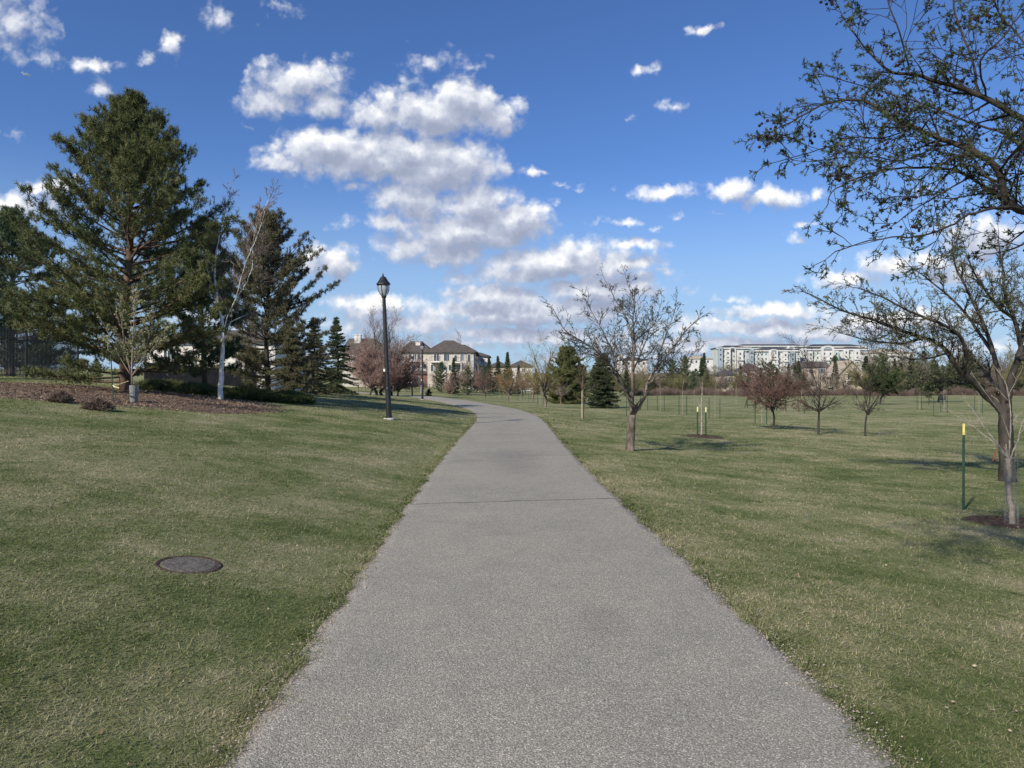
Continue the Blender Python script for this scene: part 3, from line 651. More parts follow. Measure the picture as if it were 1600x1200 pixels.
def bare(root, H, spread, seed, h0=.25, nl=6, twigm='twig_grey', bark='bark_mid', leafm=None, leaf=.03, pr=None, r0=None, upness=1.0, trunks=1, leafn=3):
    """ordinary bare or budding broadleaf tree"""
    random.seed(seed); tr = MB(); segs = []; spurs = []
    P_ = dict(max=3, kids=2, kidp=.62, ratio=(.38, .62), ang=(.4, .85), wander=.13, up=.06, rmin=.004, step=.25, leaflvl=2, leafp=.8)
    if pr: P_.update(pr)
    r0 = r0 or H*.018
    for tk in range(trunks):
        off = Vector((0, 0, 0)) if trunks == 1 else Vector((math.cos(tk*2.4)*.12*H*.3, math.sin(tk*2.4)*.12*H*.3, 0))
        top = Vector((random.gauss(0, .03)*H, random.gauss(0, .03)*H, H*h0))+off*2
        S, R = limb(tr, [off-UP*.1, off+UP*H*h0*.5+rv(.01*H), top], r0, r0*.75, 7, flare=.25)
        for b in range(nl):
            az = 6.283*b/nl+random.gauss(0, .35); e = random.uniform(.45, 1.2)*upness
            d = Vector((math.cos(az)*math.cos(e), math.sin(az)*math.cos(e), math.sin(e)))
            L = min(spread/max(math.cos(e), .25), (H*(1-h0))/max(math.sin(e), .3))*random.uniform(.75, .95)
            grow(segs, spurs, top-UP*H*h0*random.uniform(0, .3), d, L*.8, r0*.55, 0, P_)
        grow(segs, spurs, top, (UP+rv(.1)).normalized(), H*(1-h0)*.8, r0*.65, 0, P_)
    S_ = np.array(segs); thick = S_[:, 6] > r0*.22
    tr.segs(S_[thick], 5); tr.build('trunk', M[bark], root, smooth=True)
    cr = MB(); cr.segs(S_[~thick], 3, 0)
    mats = [M[twigm]]
    if leafm:
        sp = np.array(spurs); cr.leaves(sp[:, :3], sp[:, 3:], leaf, leafn, .5, .9, 1, seed); mats.append(M[leafm])
    cr.build('crown', mats, root)
    return len(segs)

# ================================================================== THINGS
# ------------------------------------------------------------------ conifers on the left
def prof_big(t): return 4.4*min(1, (t/.62)**.80)*(1 if t < .8 else 1-.9*(t-.8))
p = at(196, 614, 20, 27)
t = thing('pine_tree', 'tallest broad pine, rising from the bark mulch bed', 'pine tree', p)
pine(t, 9.9*p.y/24, lambda t_: prof_big(t_)*p.y/24, seed=21, whorl=.36, nb=6, trunk_r=.19, tuft=.17, needles=20, wid=.019, tdens=3.0, up_top=.85, up_low=-.02, inner=.24, lean=(.25, 0), keep=.93, clump=8, lvar=(.66, 1.1), evar=.14, curve=.36, twig=.5)
p = on(18, 37)
t = thing('pine_tree', 'broad shadowy pine at the left edge, rising behind the black fence', 'pine tree', p)
pine(t, 8.4, lambda t_: 4.3*min(1, (t_/.55)**.7), seed=33, trunk_r=.16, needles=18, wid=.028, tdens=3.2, up_low=-.1, up_top=.7, mats=('bark_pine', 'pine_blue'), inner=.2, h0=.07, nb=6, whorl=.45, tuft=.2, clump=7, lvar=(.55, 1.1), evar=.15, twig=.5)
p = on(318, 27)
t = thing('pine_tree', 'narrow bluish pine directly behind the white birch trunk', 'pine tree', p)
pine(t, 6.6, lambda t_: 1.75*min(1, (t_/.5)**.7), seed=45, trunk_r=.11, needles=20, wid=.022, mats=('bark_pine', 'pine_blue'), up_low=.0, up_top=.8, h0=.12, tdens=3.6, clump=7, lvar=(.5, 1.15), evar=.17, twig=.45)
p = at(418, 605, 24, 36)
t = thing('pine_tree', 'brownish dark pine with a leaning open crown right of the birch', 'pine tree', p)
def prof_d(t_): return 3.0*min(1, (t_/.5)**.75)*(1 if t_ < .75 else 1.05-.5*(t_-.75))
pine(t, 6.9*p.y/28, lambda t_: prof_d(t_)*p.y/28, seed=52, trunk_r=.15, needles=18, wid=.022, mats=('bark_dark', 'pine_brown'), up_low=.05, up_top=.75, whorl=.36, nb=6, keep=.85, inner=.2, h0=.04, tdens=3.6, clump=7, lvar=(.5, 1.15), evar=.18, curve=.45, twig=.5)
SPR = dict(whorl=.26, nb=7, h0=.02, up_top=.35, up_low=-.25, tuft=.13, needles=18, wid=.024, mats=('bark_dark', 'spruce'), inner=.12, twig=.34, tdens=5.5, droop=.3, trunk_r=.11, spread=.8, keep=1, curve=.15)
p = at(490, 606, 30, 42); t = thing('spruce_tree', 'broad spruce of dull needles next to the brownish pine', 'spruce tree', p)
pine(t, 3.6*p.y/34, lambda t_: 1.5*t_**.8, seed=61, **{**SPR, 'mats': ('bark_dark', 'pine_brown')})
p = at(527, 603, 34, 50); t = thing('spruce_tree', 'pointed dark green spruce at the right end of the pine group', 'spruce tree', p)
pine(t, 4.2*p.y/40, lambda t_: 1.75*t_**.85, seed=62, **SPR)
p = on(455, 33); t = thing('spruce_tree', 'low spruce squeezed between the brownish pine and the broad spruce', 'spruce tree', p)
pine(t, 2.9, lambda t_: 1.3*t_**.7, seed=63, **{**SPR, 'mats': ('bark_dark', 'pine_brown')})

# ------------------------------------------------------------------ birch
p = at(345, 626, 16, 30); D = p.y
t = thing('birch_tree', 'white birch with black marks and bare leaning upper limbs', 'birch tree', p)
mb = MB(); segs = []; spurs = []; random.seed(5)
PRB = dict(max=3, kids=2, kidp=.7, ratio=(.4, .65), ang=(.3, .7), wander=.14, up=.05, rmin=.005, step=.2, leaflvl=2, leafp=.35)
def rel(u, v, dD=0): return W(u, v, D+dD)-p
for pts, ra, rb, st in [
    ([(345, 628, 0), (346, 580, 0), (348, 540, 0), (346, 500, .2), (340, 470, .4), (336, 430, .5), (340, 380, .6), (352, 330, .8), (360, 300, .9)], .095, .004, .4),
    ([(347, 560, 0), (352, 505, -.3), (368, 468, -.5), (386, 440, -.6), (395, 412, -.7), (396, 380, -.8), (404, 345, -.8), (420, 312, -.9)], .021, .004, .35),
    ([(368, 468, -.5), (378, 430, -.8), (390, 395, -1), (402, 370, -1.1), (414, 330, -1.3)], .012, .004, .2),
    ([(346, 500, .2), (330, 440, .5), (318, 390, .8), (330, 340, 1)], .024, .005, .3),
    ([(350, 520, 0), (366, 500, .6), (388, 492, 1.0)], .022, .008, .3)]:
    S, R = limb(mb, [rel(*q) for q in pts], ra, rb, 9, .01, rough=.06, flare=.3 if ra > .1 else 0)
    spawn(S, R, segs, spurs, 9, .95, PRB, st)
mb.build('trunk', M['bark_white'], t, smooth=True)
cr = MB(); cr.segs(segs, 3, 0); sp = np.array(spurs); cr.leaves(sp[:, :3], sp[:, 3:], .04, 2, .4, .9, 1, 3); cr.build('crown', [M['twig_grey'], M['twig_pink']], t)

# small cream-leafed tree with guard, stake
p = at(205, 630, 13, 22); s_ = p.y/F
t = thing('young_tree', 'young tree with pale yellow leaves in front of the tallest pine', 'tree', p)
random.seed(9); mb = MB(); segs = []; spurs = []
PRC = dict(max=3, kids=2, kidp=.6, ratio=(.4, .6), ang=(.3, .7), wander=.12, up=.12, rmin=.003, step=.15, leaflvl=2, leafp=.55)
S, R = limb(mb, [(0, 0, -.05), (.01, 0, 20*s_), (.02, 0, 60*s_), (.06, 0, 110*s_), (.1, .0, 150*s_)], .035, .008, 7, flare=.2)
spawn(S, R, segs, spurs, 7, .62, PRC, .33, bias=.9)
for dx, dz in ((-35, 75), (30, 85), (-20, 110), (45, 60)):
    S, R = limb(mb, [(0.01, 0, 42*s_), (dx*.5*s_, random.gauss(0, .2), (42+dz*.4)*s_), (dx*s_, random.gauss(0, .3), (42+dz)*s_)], .016, .005, 5)
    spawn(S, R, segs, spurs, 7, .45, PRC, .2, bias=.6)
mb.build('trunk', M['bark_warm'], t, smooth=True)
cr = MB(); cr.segs(segs, 3, 0); sp = np.array(spurs); cr.leaves(sp[:, :3], sp[:, 3:], .055, 3, .55, .9, 1, 3); cr.build('crown', [M['twig_grey'], M['leaf_cream']], t)
def guard(root, rad, h, wr=.0014, mesh_name='trunk_guard', m_='guard', nv=14, nh=12, lean=(0, 0)):
    mb = MB(); sg = []
    for k in range(nv):
        a = 6.283*k/nv; c_, s1 = math.cos(a)*rad, math.sin(a)*rad
        sg.append((c_, s1, .01, c_+lean[0]*h, s1+lean[1]*h, h, wr, wr))
    for j in range(nh+1):
        z = .01+(h-.01)*j/nh
        for k in range(nv):
            a = 6.283*k/nv; b = 6.283*(k+1)/nv
            sg.append((math.cos(a)*rad+lean[0]*z, math.sin(a)*rad+lean[1]*z, z, math.cos(b)*rad+lean[0]*z, math.sin(b)*rad+lean[1]*z, z, wr, wr))
    mb.segs(sg, 4); return mb.build(mesh_name, M[m_], root)
mb = MB(); n_ = 12
mb.lathe([(.085, .0), (.10, .01), (.115, 28*s_), (.11, 28*s_), (.08, .02)], 14, (.07, 0, 0)); mb.build('trunk_guard', M['guard'], t)
def stake(label, p, h, topm='yellow', topf=.22, r=.016, group=None, cat='stake', lean=0, name='stake', foot=False):
    t = thing(name, label, cat, p, 0, group)
    mb = MB(); mb.bbox(-r, r, -r, r, -.1, h*(1-topf), r*.3); mb.bbox(-r*1.6, -r, -r*.35, r*.35, .0, h*(1-topf)*.95, r*.1); po_ = mb.build('post', M['stake_green'], t)
    mb = MB(); mb.bbox(-r*1.08, r*1.08, -r*1.08, r*1.08, h*(1-topf)+.001, h, r*.3); mb.build('painted_tip', M[topm], t)
    t.rotation_euler = (0, lean, 0)
    return t
p2 = at(177, 629, 13, 22)
t2 = stake('thin stake leaning beside the young yellow-leafed tree', p2, 74*s_, topm='stake_green', r=.011, lean=-.05)
mb = MB(); mb.tube([(0, 0, .45), (.07, -.02, .40), (.16, .01, .36)], [.006, .022, .02], 6); mb.tube([(.0, 0, .47), (.12, .02, .45), (.30, .02, .50), (.42, 0, .53)], [.005]*4, 5); mb.build('ribbon', M['ribbon'], t2)

# junipers and dry shrubs on the bed
def mound(root, rx, ry, h, n_, size, m_, seed, needles=8, wid=.02, twigm='twig_dark'):
    r = np.random.RandomState(seed); a = r.rand(n_)*6.283; q = r.rand(n_)**.5; x = rx*q*np.cos(a); y = ry*q*np.sin(a)
    zt = h*(1-q**2.2)*(.55+.45*r.rand(n_))+.04+.12*h*np.sin(x*5/rx+seed)*np.cos(y*5/ry)
    A = np.stack([np.cos(a)*q*.9, np.sin(a)*q*.9, .6+0*a], 1)+.3*r.normal(size=(n_, 3)); A /= np.linalg.norm(A, axis=1, keepdims=True)
    P = np.stack([x, y, zt], 1)
    mb = MB(); k = max(20, n_//14); B = P[:k]; S0 = np.concatenate([B*np.array([[.15, .15, 0]]), B, np.full((k, 1), .012), np.full((k, 1), .004)], 1); mb.segs(S0, 4); mb.build('stems', M[twigm], root)
    mb = MB(); mb.needles(P, A, size, needles, wid, .55, seed=seed); mb.build('foliage', M[m_], root)
JG = 'low junipers spreading under the pines'
for i, (u, v, w, lab) in enumerate([(445, 628, 1.15, 'low yellow-green juniper sprawling onto the lawn at the right end of the bed'),
                                    (385, 624, 1.3, 'low juniper just right of the birch foot'),
                                    (300, 614, 1.5, 'dark low juniper left of the birch foot'),
                                    (250, 609, 1.2, 'dark low juniper behind the young yellow-leafed tree')]):
    p = at(u, v, 16, 32); t = thing('juniper_shrub', lab, 'juniper', p, 0, JG); mound(t, w, .95, .34 if i != 1 else .42, 1500, .17, 'juniper' if i < 2 else 'pine', 70+i, 10)
for u, v, w, lab in [(96, 629, .28, 'smaller dry brown clump on the mulch, left one'), (153, 641, .36, 'larger dry brown clump on the mulch, nearest the lawn')]:
    p = at(u, v, 10, 25); t = thing('dry_shrub', lab, 'shrub', p, 0, 'dry clumps on the mulch bed'); mound(t, w, .25, .22, 260, .10, 'shrub_dry', int(u), 8, .012, 'shrub_dry')

# ------------------------------------------------------------------ lamps
def make_lamp(label):
    t = thing('street_lamp', label, 'street lamp', (0, 0, 0), 0, 'black lamp posts along the path')
    mb = MB(); mb.lathe([(.20, -.15), (.20, .03), (.18, .045)], 18); mb.build('footing', M['concrete'], t)
    mb = MB(); mb.lathe([(.115, .04), (.115, .10), (.095, .13), (.088, 1.1), (.082, 1.13), (.075, 2.0), (.058, 4.28), (.055, 4.32), (.085, 4.34), (.085, 4.40)], 16); mb.build('pole', M['black_metal'], t, smooth=False)
    mb = MB(); mb.box(-.125, .0, -.02, .02, 1.72, 1.79); mb.box(-.11, -.05, -.085, -.07, 1.70, 1.80); mb.build('sticker', M['white'], t)
    mb = MB(); mb.lathe([(.07, 4.41), (.13, 4.50), (.165, 4.62), (.175, 4.76), (.16, 4.79)], 18); mb.build('lamp_glass', M['glass_lamp'], t, smooth=True)
    mb = MB()
    for k in range(6):
        a = 6.283*k/6+.3; c_, s1 = math.cos(a), math.sin(a)
        mb.tube([(c_*r_, s1*r_, z) for r_, z in ((.075, 4.39), (.14, 4.49), (.178, 4.62), (.19, 4.79))], [.011]*4, 5)
    mb.build('lamp_cage', M['black_metal'], t)
    mb = MB(); mb.lathe([(.215, 4.785), (.235, 4.80), (.23, 4.83), (.16, 4.93), (.105, 5.03), (.09, 5.06), (.07, 5.08)], 18); ca = mb.build('lamp_cap', M['black_metal'], t)
    mb = MB(); mb.lathe([(.035, 5.08), (.02, 5.10), (.038, 5.125), (.02, 5.15), (.006, 5.22)], 10); mb.build('finial', M['black_metal'], ca)
    return t
lamp = make_lamp('nearest and tallest-looking black lamp post on the lawn left of the path')
p = at(608, 655, 18, 40); lamp.location = p; lamp.scale = (1, 1, 1*(228*p.y/F)/5.2); lamp.rotation_euler = (0, math.radians(-2.4), 0)
for u, v, D, lab, sc_ in [(660, 626, 61.5, 'second black lamp post, with a pale plate on its lower pole', 1), (644, 621, 88, 'black lamp post in front of the beige house, left of the second lamp', 1), (707, 613, 138, 'small distant black lamp post before the large house at the path bend', 1), (1410, 611, 225, 'tiny dark lamp post far across the park before the tree line', 1)]:
    p = on(u, D); l = dup(lamp, p, 0, 1, lab); l.scale = (1, 1, (v-{626: 534, 621: 557, 613: 572, 611: 587}[v])*D/F/5.2+max(0, (vis(p)[1]-v))*D/F/5.2)
    if v == 626:
        mb = MB(); mb.box(-.13, -.095, -.05, .05, .55, 1.3); mb.build('pale_plate', M['concrete'], l)

# ------------------------------------------------------------------ fences
def picket_fence(label, u0, D0, u1, D1, h, step=.13, group=None, npost=2.4, pr=.011):
    a = on(u0, D0); b = on(u1, D1); L = (b-a).length; t = thing('metal_fence', label, 'fence', a); dv = (b-a); dv.z = 0; n_ = int(L/step); sg = []
    for k in range(n_+1):
        q = a+dv*(k/n_); z = float(gz(q.x, q.y)); sg.append((q.x-a.x, q.y-a.y, z-a.z+.08, q.x-a.x, q.y-a.y, z-a.z+h, pr, pr))
    mb = MB(); mb.segs(sg, 4); mb.build('pickets', M['black_metal'], t)
    m_ = max(2, int(L/npost)); pp = []
    for k in range(m_+1):
        q = a+dv*(k/m_); z = float(gz(q.x, q.y)); q = Vector((q.x-a.x, q.y-a.y, z-a.z)); pp.append(q)
        mb = MB(); mb.bbox(q.x-.035, q.x+.035, q.y-.035, q.y+.035, q.z-.1, q.z+h+.08, .006); mb.build('fence_post', M['black_metal'], t)
    for hh in (.15, h*.78, h*.96):
        mb = MB(); mb.tube([q+UP*hh for q in pp], [.022]*len(pp), 4); mb.build('rail', M['black_metal'], t)
    return t
picket_fence('tall black picket fence at the left edge behind the pines', -60, 28, 122, 35, 2.15, .085, pr=.020)
picket_fence('low black picket fence running before the beige houses', 560, 112, 738, 124, 1.35, .25, npost=4)
t = thing('board_fence', 'dark brown low board fence seen between the pines', 'fence', on(225, 46))
mb = MB(); o_ = t.location; e_ = on(400, 52)-o_; n_ = 60
for k in range(n_):
    q = e_*(k/n_); q2 = e_*((k+.94)/n_); z = float(gz(o_.x+q.x, o_.y+q.y))-o_.z; hh = 1.25+.03*random.random()
    mb.add([(q.x, q.y, z-.1), (q2.x, q2.y, z-.1), (q2.x, q2.y, z+hh), (q.x, q.y, z+hh), (q.x, q.y+.04, z-.1), (q2.x, q2.y+.04, z-.1), (q2.x, q2.y+.04, z+hh), (q.x, q.y+.04, z+hh)], [(0, 1, 2, 3), (7, 6, 5, 4), (3, 2, 6, 7), (1, 5, 6, 2), (0, 3, 7, 4)])
mb.build('boards', M['fence_brown'], t)

# ------------------------------------------------------------------ houses
def hip(mb, x0, x1, y0, y1, z0, z1, ov=.5, rl=None, mi=0, px=None):
    x0 -= ov; x1 += ov; y0 -= ov; y1 += ov; w = x1-x0; d = y1-y0; r_ = (w-d)/2 if rl is None else rl/2
    c_ = (x0+x1)/2 if px is None else px; my = (y0+y1)/2; r_ = max(r_, .05)
    V = [(x0, y0, z0), (x1, y0, z0), (x1, y1, z0), (x0, y1, z0), (c_-r_, my, z1), (c_+r_, my, z1), (x0, y0, z0-.2), (x1, y0, z0-.2), (x1, y1, z0-.2), (x0, y1, z0-.2)]
    mb.add(V, [(0, 1, 5, 4), (1, 2, 5), (2, 3, 4, 5), (3, 0, 4), (6, 7, 1, 0), (7, 8, 2, 1), (8, 9, 3, 2), (9, 6, 0, 3), (9, 8, 7, 6)], mi)
def window(parent, x, z, w, h, y, fm='white', mull=1):
    mb = MB(); f = .09; mb.box(x-w/2-f, x+w/2+f, y-.08, y-.002, z-f, z); mb.box(x-w/2-f, x+w/2+f, y-.08, y-.002, z+h, z+h+f)
    mb.box(x-w/2-f, x-w/2, y-.08, y-.002, z, z+h); mb.box(x+w/2, x+w/2+f, y-.08, y-.002, z, z+h)
    for k in range(1, mull+1):
        xm = x-w/2+w*k/(mull+1); mb.box(xm-.035, xm+.035, y-.07, y-.03, z, z+h)
    fr = mb.build('window_frame', M[fm], parent)
    mb = MB(); mb.box(x-w/2+.003, x+w/2-.003, y-.028, y-.004, z+.003, z+h-.003); mb.build('pane', M['pane'], fr)
def railing(parent, x0, x1, y, z, h=1.0):
    mb = MB(); mb.box(x0, x1, y-.03, y+.03, z+h-.06, z+h); mb.box(x0, x1, y-.02, y+.02, z+.08, z+.13); n_ = int((x1-x0)/.3)
    for k in range(n_+1): xx = x0+(x1-x0)*k/n_; mb.box(xx-.02, xx+.02, y-.018, y+.018, z+.13, z+h-.06)
    mb.build('railing', M['black_metal'], parent)
def balcony(parent, x0, x1, y, z, dep=1.6):
    mb = MB(); mb.box(x0, x1, y-dep, y-.003, z-.22, z)
    for xx in (x0+.1, x1-.1): mb.box(xx-.09, xx+.09, y-dep+.05, y-dep+.23, z-2.9, z-.22)
    b_ = mb.build('balcony', M['stucco_pale'], parent); railing(b_, x0, x1, y-dep+.04, z)
HD = 150.; k_ = HD/F       # metres per photo pixel there
def hx(u): return (u-800)*k_
def hz(v): return EYE+(HV-v)*k_
def house(label, u0, u1, v_eave, v_ridge, D, wall='stucco', roof='roof_brown', dep=11, pu=None, wins=(), chim=None, cat='house', ridge_len=None, lower=None, v_base=None, gable=False, balc=()):
    k = D/F; cx = (u0+u1)/2; o = Vector(((cx-800)*k, D, float(gz((cx-800)*k, D)))); t = thing('house', label, cat, o)
    X0, X1 = (u0-cx)*k, (u1-cx)*k; ze = EYE+(HV-v_eave)*k-o.z; zr = EYE+(HV-v_ridge)*k-o.z
    mb = MB(); mb.box(X0, X1, 0, dep, -.5, ze)
    if gable: mb.prism([(X0+.05, ze+.0005), (X1-.05, ze+.0005), ((X0+X1)/2, zr-.25)], 0.0, dep-.05)
    mb.build('wall', M[wall], t)
    mb = MB()
    if gable:
        m = (X0+X1)/2; ov = .6; sl = (zr-ze)/(m-X0)
        for s1 in (-1, 1):
            e = X0-ov if s1 < 0 else X1+ov; zz = ze-ov*sl
            poly = [(e, zz), (e, zz+.25), (m, zr+.25), (m, zr)] if s1 < 0 else [(m, zr), (m, zr+.25), (e, zz+.25), (e, zz)]
            mb.prism(poly, -.6, dep+.4)
    else: hip(mb, X0, X1, 0, dep, ze+.2, zr, px=None if pu is None else (pu-cx)*k, rl=ridge_len)
    rf = mb.build('roof', M[roof], t)
    if chim:
        for (cu, v0, v1, w) in chim:
            mb = MB(); x = (cu-cx)*k; mb.box(x-w/2, x+w/2, dep*.28, dep*.28+w*.8, EYE+(HV-v1)*k-o.z, EYE+(HV-v0)*k-o.z-.15); mb.box(x-w/2-.08, x+w/2+.08, dep*.28-.08, dep*.28+w*.8+.08, EYE+(HV-v0)*k-o.z-.149, EYE+(HV-v0)*k-o.z); mb.build('chimney', M['stucco_pale'], rf)
    for (wu, wv0, wv1, ww, mu) in wins: window(t, (wu-cx)*k, EYE+(HV-wv1)*k-o.z, ww*k, (wv1-wv0)*k, 0, mull=mu)
    for (b0, b1, bv) in balc: balcony(t, (b0-cx)*k, (b1-cx)*k, 0, EYE+(HV-bv)*k-o.z)
    return t
house('beige two-storey house with a pale chimney, behind the second lamp post', 627, 672, 551, 531, 152, chim=[(650, 533, 549, 1.0)], pu=645, ridge_len=2.6,
      wins=[(641, 553, 562, 4, 0), (648, 553, 562, 5, 1), (655, 553, 562, 4, 0), (647, 569, 581, 4, 0), (655, 569, 581, 5, 1), (664, 568, 577, 3, 0)], balc=[(638, 660, 564)])
ht = house('largest beige house with the tall hipped brown roof in the middle', 668, 740, 551, 529, 146, dep=13, pu=697, ridge_len=2.0,
      wins=[(682, 553, 564, 8, 1), (696, 553, 564, 5, 0), (700.5, 553, 564, 3, 0), (712, 555, 565, 4, 0), (722, 553, 564, 5, 1), (733, 554, 565, 4, 0), (675, 570, 580, 4, 0), (688, 570, 580, 7, 1), (703, 570, 579, 4, 0), (716, 570, 580, 6, 1), (729, 570, 580, 5, 1)], balc=[(673, 690, 565), (707, 722, 566)])
mb = MB(); kk = 146/F; cx = 704; 
x0, x1 = (708-cx)*kk, (741-cx)*kk; z0 = EYE+(HV-550.5)*kk-ht.location.z; hip(mb, x0, x1, 1.0, 9, z0+.3, EYE+(HV-536.5)*kk-ht.location.z, rl=2.2, px=(716-cx)*kk); mb.build('side_roof', M['roof_brown'], ht)
house('narrow white house with grey roof at the right end of the beige row', 740, 762, 557, 549, 158, wall='stucco_pale', pu=748, wins=[(753.5, 560, 566, 5, 1), (745, 560, 566, 3, 0), (746, 573, 581, 4, 0), (755, 573, 581, 5, 1)], balc=[(742, 760, 569)])
house('beige house mostly hidden behind the pinkish shrubby tree', 535, 600, 552, 526, 135, wall='stucco', chim=[(553, 521, 535, 1.2)], pu=556, ridge_len=5, wins=[(548, 556, 566, 6, 1), (560, 556, 566, 5, 0)])
house('low roofed distant house beyond the row of young trees', 796, 832, 573, 562, 210, wall='stucco_pale', roof='roof_brown', wins=[(818, 576, 581, 5, 1)])
house('distant brown-roofed house right of the white house', 766, 792, 573, 563, 190, wall='stucco_tan', roof='roof_brown', wins=[(780, 576, 582, 5, 1)])
# pale house glimpsed through the pines, garage block
house('long pale house wall glimpsed between the left pines', 228, 430, 534, 510, 62, wall='stucco_pale', roof='roof_brown', dep=9, ridge_len=6, wins=[(262, 548, 566, 10, 1), (300, 548, 566, 10, 1), (395, 550, 566, 10, 1)])
house('brick-fronted lower wing beneath the beige house', 646, 671, 584, 579, 149, wall='brick', roof='roof_brown', dep=2.5, wins=[(652, 588, 596, 4, 0)], ridge_len=1)
# across the park
house('dark-roofed house behind the red-brown tree', 1164, 1192, 579, 566, 240, wall='stucco_pale', roof='roof_dark', wins=[(1177, 582, 589, 3, 0), (1183, 582, 589, 3, 0)])
house('brown-roofed two-storey house with tall bright windows across the park', 1256, 1296, 574, 564, 236, wall='stucco_tan', roof='roof_brown', wins=[(1284, 576, 584, 11, 3), (1286, 589, 595, 9, 3), (1266, 577, 583, 4, 0)], ridge_len=9)
house('gabled tan house with a rear deck at the edge of the park', 1309, 1350, 586, 564, 215, wall='stucco_tan', roof='stucco_tan', gable=True, wins=[(1336, 574, 580, 6, 1), (1326, 584, 592, 4, 0), (1341, 584, 592, 5, 0)], balc=[(1319, 1349, 594)])
house('small house with white window behind bare trees across the park', 1128, 1152, 586, 577, 232, wall='stucco_tan', roof='roof_dark', wins=[(1141, 589, 597, 6, 1)])
house('cream flat-fronted building left of the apartment hill', 1072, 1114, 561, 555, 420, wall='apt_white', roof='stucco_tan', dep=14, wins=[(1080, 563, 567, 3, 0), (1088, 563, 567, 3, 0), (1097, 563, 567, 3, 0), (1106, 563, 567, 3, 0)])
house('white hillside building glimpsed through the big right tree', 1362, 1428, 552, 545, 430, wall='apt_white', roof='stucco_tan', dep=14, wins=[(1368+9*i, 556+8*j, 560+8*j, 3.4, 0) for i in range(7) for j in range(2)])
house('pale low building glimpsed through the crown of the middle tree', 968, 1012, 563, 557, 420, wall='apt_white', roof='roof_dark', dep=14, wins=[(974+8*i, 566, 570, 3.4, 0) for i in range(5)])

def apartment(label, u0, u1, v_roof, v_base, D, bays, arches=(), roofm='roof_dark', dep=16, rise=5):
    k = D/F; cx = (u0+u1)/2; o = Vector(((cx-800)*k, D, float(gz((cx-800)*k, D)))); t = thing('apartment_block', label, 'apartment block', o, 0, 'apartment blocks on the far hill')
    Xf = lambda u: (u-cx)*k; Zf = lambda v: EYE+(HV-v)*k-o.z
    mb = MB(); mb.box(Xf(u0), Xf(u1), 0, dep, -2, Zf(v_roof)); mb.build('wall', M['apt_grey'], t)
    mb = MB(); hip(mb, Xf(u0), Xf(u1), 0, dep, Zf(v_roof)+.2, Zf(v_roof-rise), ov=.8); rf = mb.build('roof', M[roofm], t)
    mb = MB(); mb.box(Xf(u0)-.9, Xf(u1)+.9, -1.15, -.82, Zf(v_roof)-.5, Zf(v_roof)+.35); mb.build('cornice', M['apt_white'], t)
    for (b0, b1, mname, vt) in bays:
        mb = MB(); mb.box(Xf(b0), Xf(b1), -2.2, -.003, -2, Zf(vt)); bb = mb.build('bay', M[mname], t)
        nf = int((v_base-vt)/7.5)
        for j in range(nf+1):
            v1 = vt+3.0+7.4*j
            nw = max(1, int((b1-b0)/7))
            for i in range(nw):
                uc = b0+(b1-b0)*(i+.5)/nw; window(bb, Xf(uc), Zf(v1+3.8), 2.6*k, 3.6*k, -2.2, mull=0)
            if mname == 'apt_white' and j:
                m2 = MB(); m2.box(Xf(b0), Xf(b1), -3.3, -2.21, Zf(v1+4.6)-.2, Zf(v1+4.6)+.9); m2.build('balcony', M['apt_white'], bb)
    prev = u0
    for (b0, b1, _, _) in list(bays)+[(u1, u1, 0, 0)]:
        w_ = b0-prev
        if w_ > 5:
            nw = int(w_/5)
            for j in range(int((v_base-v_roof-3)/7.4)+1):
                for i in range(nw): window(t, Xf(prev+w_*(i+.5)/nw), Zf(v_roof+3.4+7.4*j+3.6), 2.1*k, 3.2*k, 0, mull=0)
        prev = b1
    for (a0, a1, vt) in arches:
        x0, x1 = Xf(a0), Xf(a1); zc = Zf(vt+4.5); r_ = (x1-x0)/2; mb = MB()
        o1 = [(x0+r_-r_*math.cos(math.pi*i/12), zc+r_*.62*math.sin(math.pi*i/12)) for i in range(13)]
        o2 = [(x0+r_-r_*.66*math.cos(math.pi*i/12), zc+r_*.40*math.sin(math.pi*i/12)) for i in range(13)]
        for i in range(12): mb.prism([o2[i], o2[i+1], o1[i+1], o1[i]], -2.9, -.5)
        mb.box(x0, x0+r_*.34, -2.9, -2.21, -2, zc); mb.box(x1-r_*.34, x1, -2.9, -2.21, -2, zc); ar = mb.build('arch_gable', M['apt_white'], t)
        mb = MB(); mb.prism(o2, -2.6, -.6); mb.build('pane', M['apt_blue'], ar)
    return t
apartment('blue-grey back wing at the left end of the hilltop apartments', 1120, 1172, 544, 562, 520, [(1121, 1128, 'apt_blue', 542), (1134, 1138, 'apt_white', 547), (1150, 1160, 'apt_white', 548)], [(1138, 1148, 541)])
apartment('long upper back block of the hilltop apartments under a flat dark roof', 1150, 1262, 541, 560, 560, [(1156, 1164, 'apt_blue', 544), (1182, 1190, 'apt_grey', 544), (1228, 1240, 'apt_white', 544)], [(1228, 1240, 540.5)], rise=4)
apartment('central front block of the hilltop apartments with a white arch', 1178, 1250, 548, 572, 480, [(1170, 1176, 'apt_blue', 546), (1200, 1214, 'apt_white', 547), (1222, 1229, 'apt_white', 550), (1234, 1240, 'apt_blue', 549)], [(1201, 1213, 545)])
apartment('right front block of the hilltop apartments with a large white arch', 1250, 1312, 546, 570, 490, [(1252, 1258, 'apt_white', 544), (1262, 1268, 'apt_white', 549), (1281, 1300, 'apt_white', 548), (1302, 1308, 'apt_grey', 548)], [(1281, 1301, 542)])
apartment('upper right wing of the hilltop apartments with a pointed roof', 1262, 1352, 542, 560, 560, [(1286, 1292, 'apt_white', 545), (1310, 1318, 'apt_blue', 545), (1330, 1340, 'apt_white', 545)], rise=5)
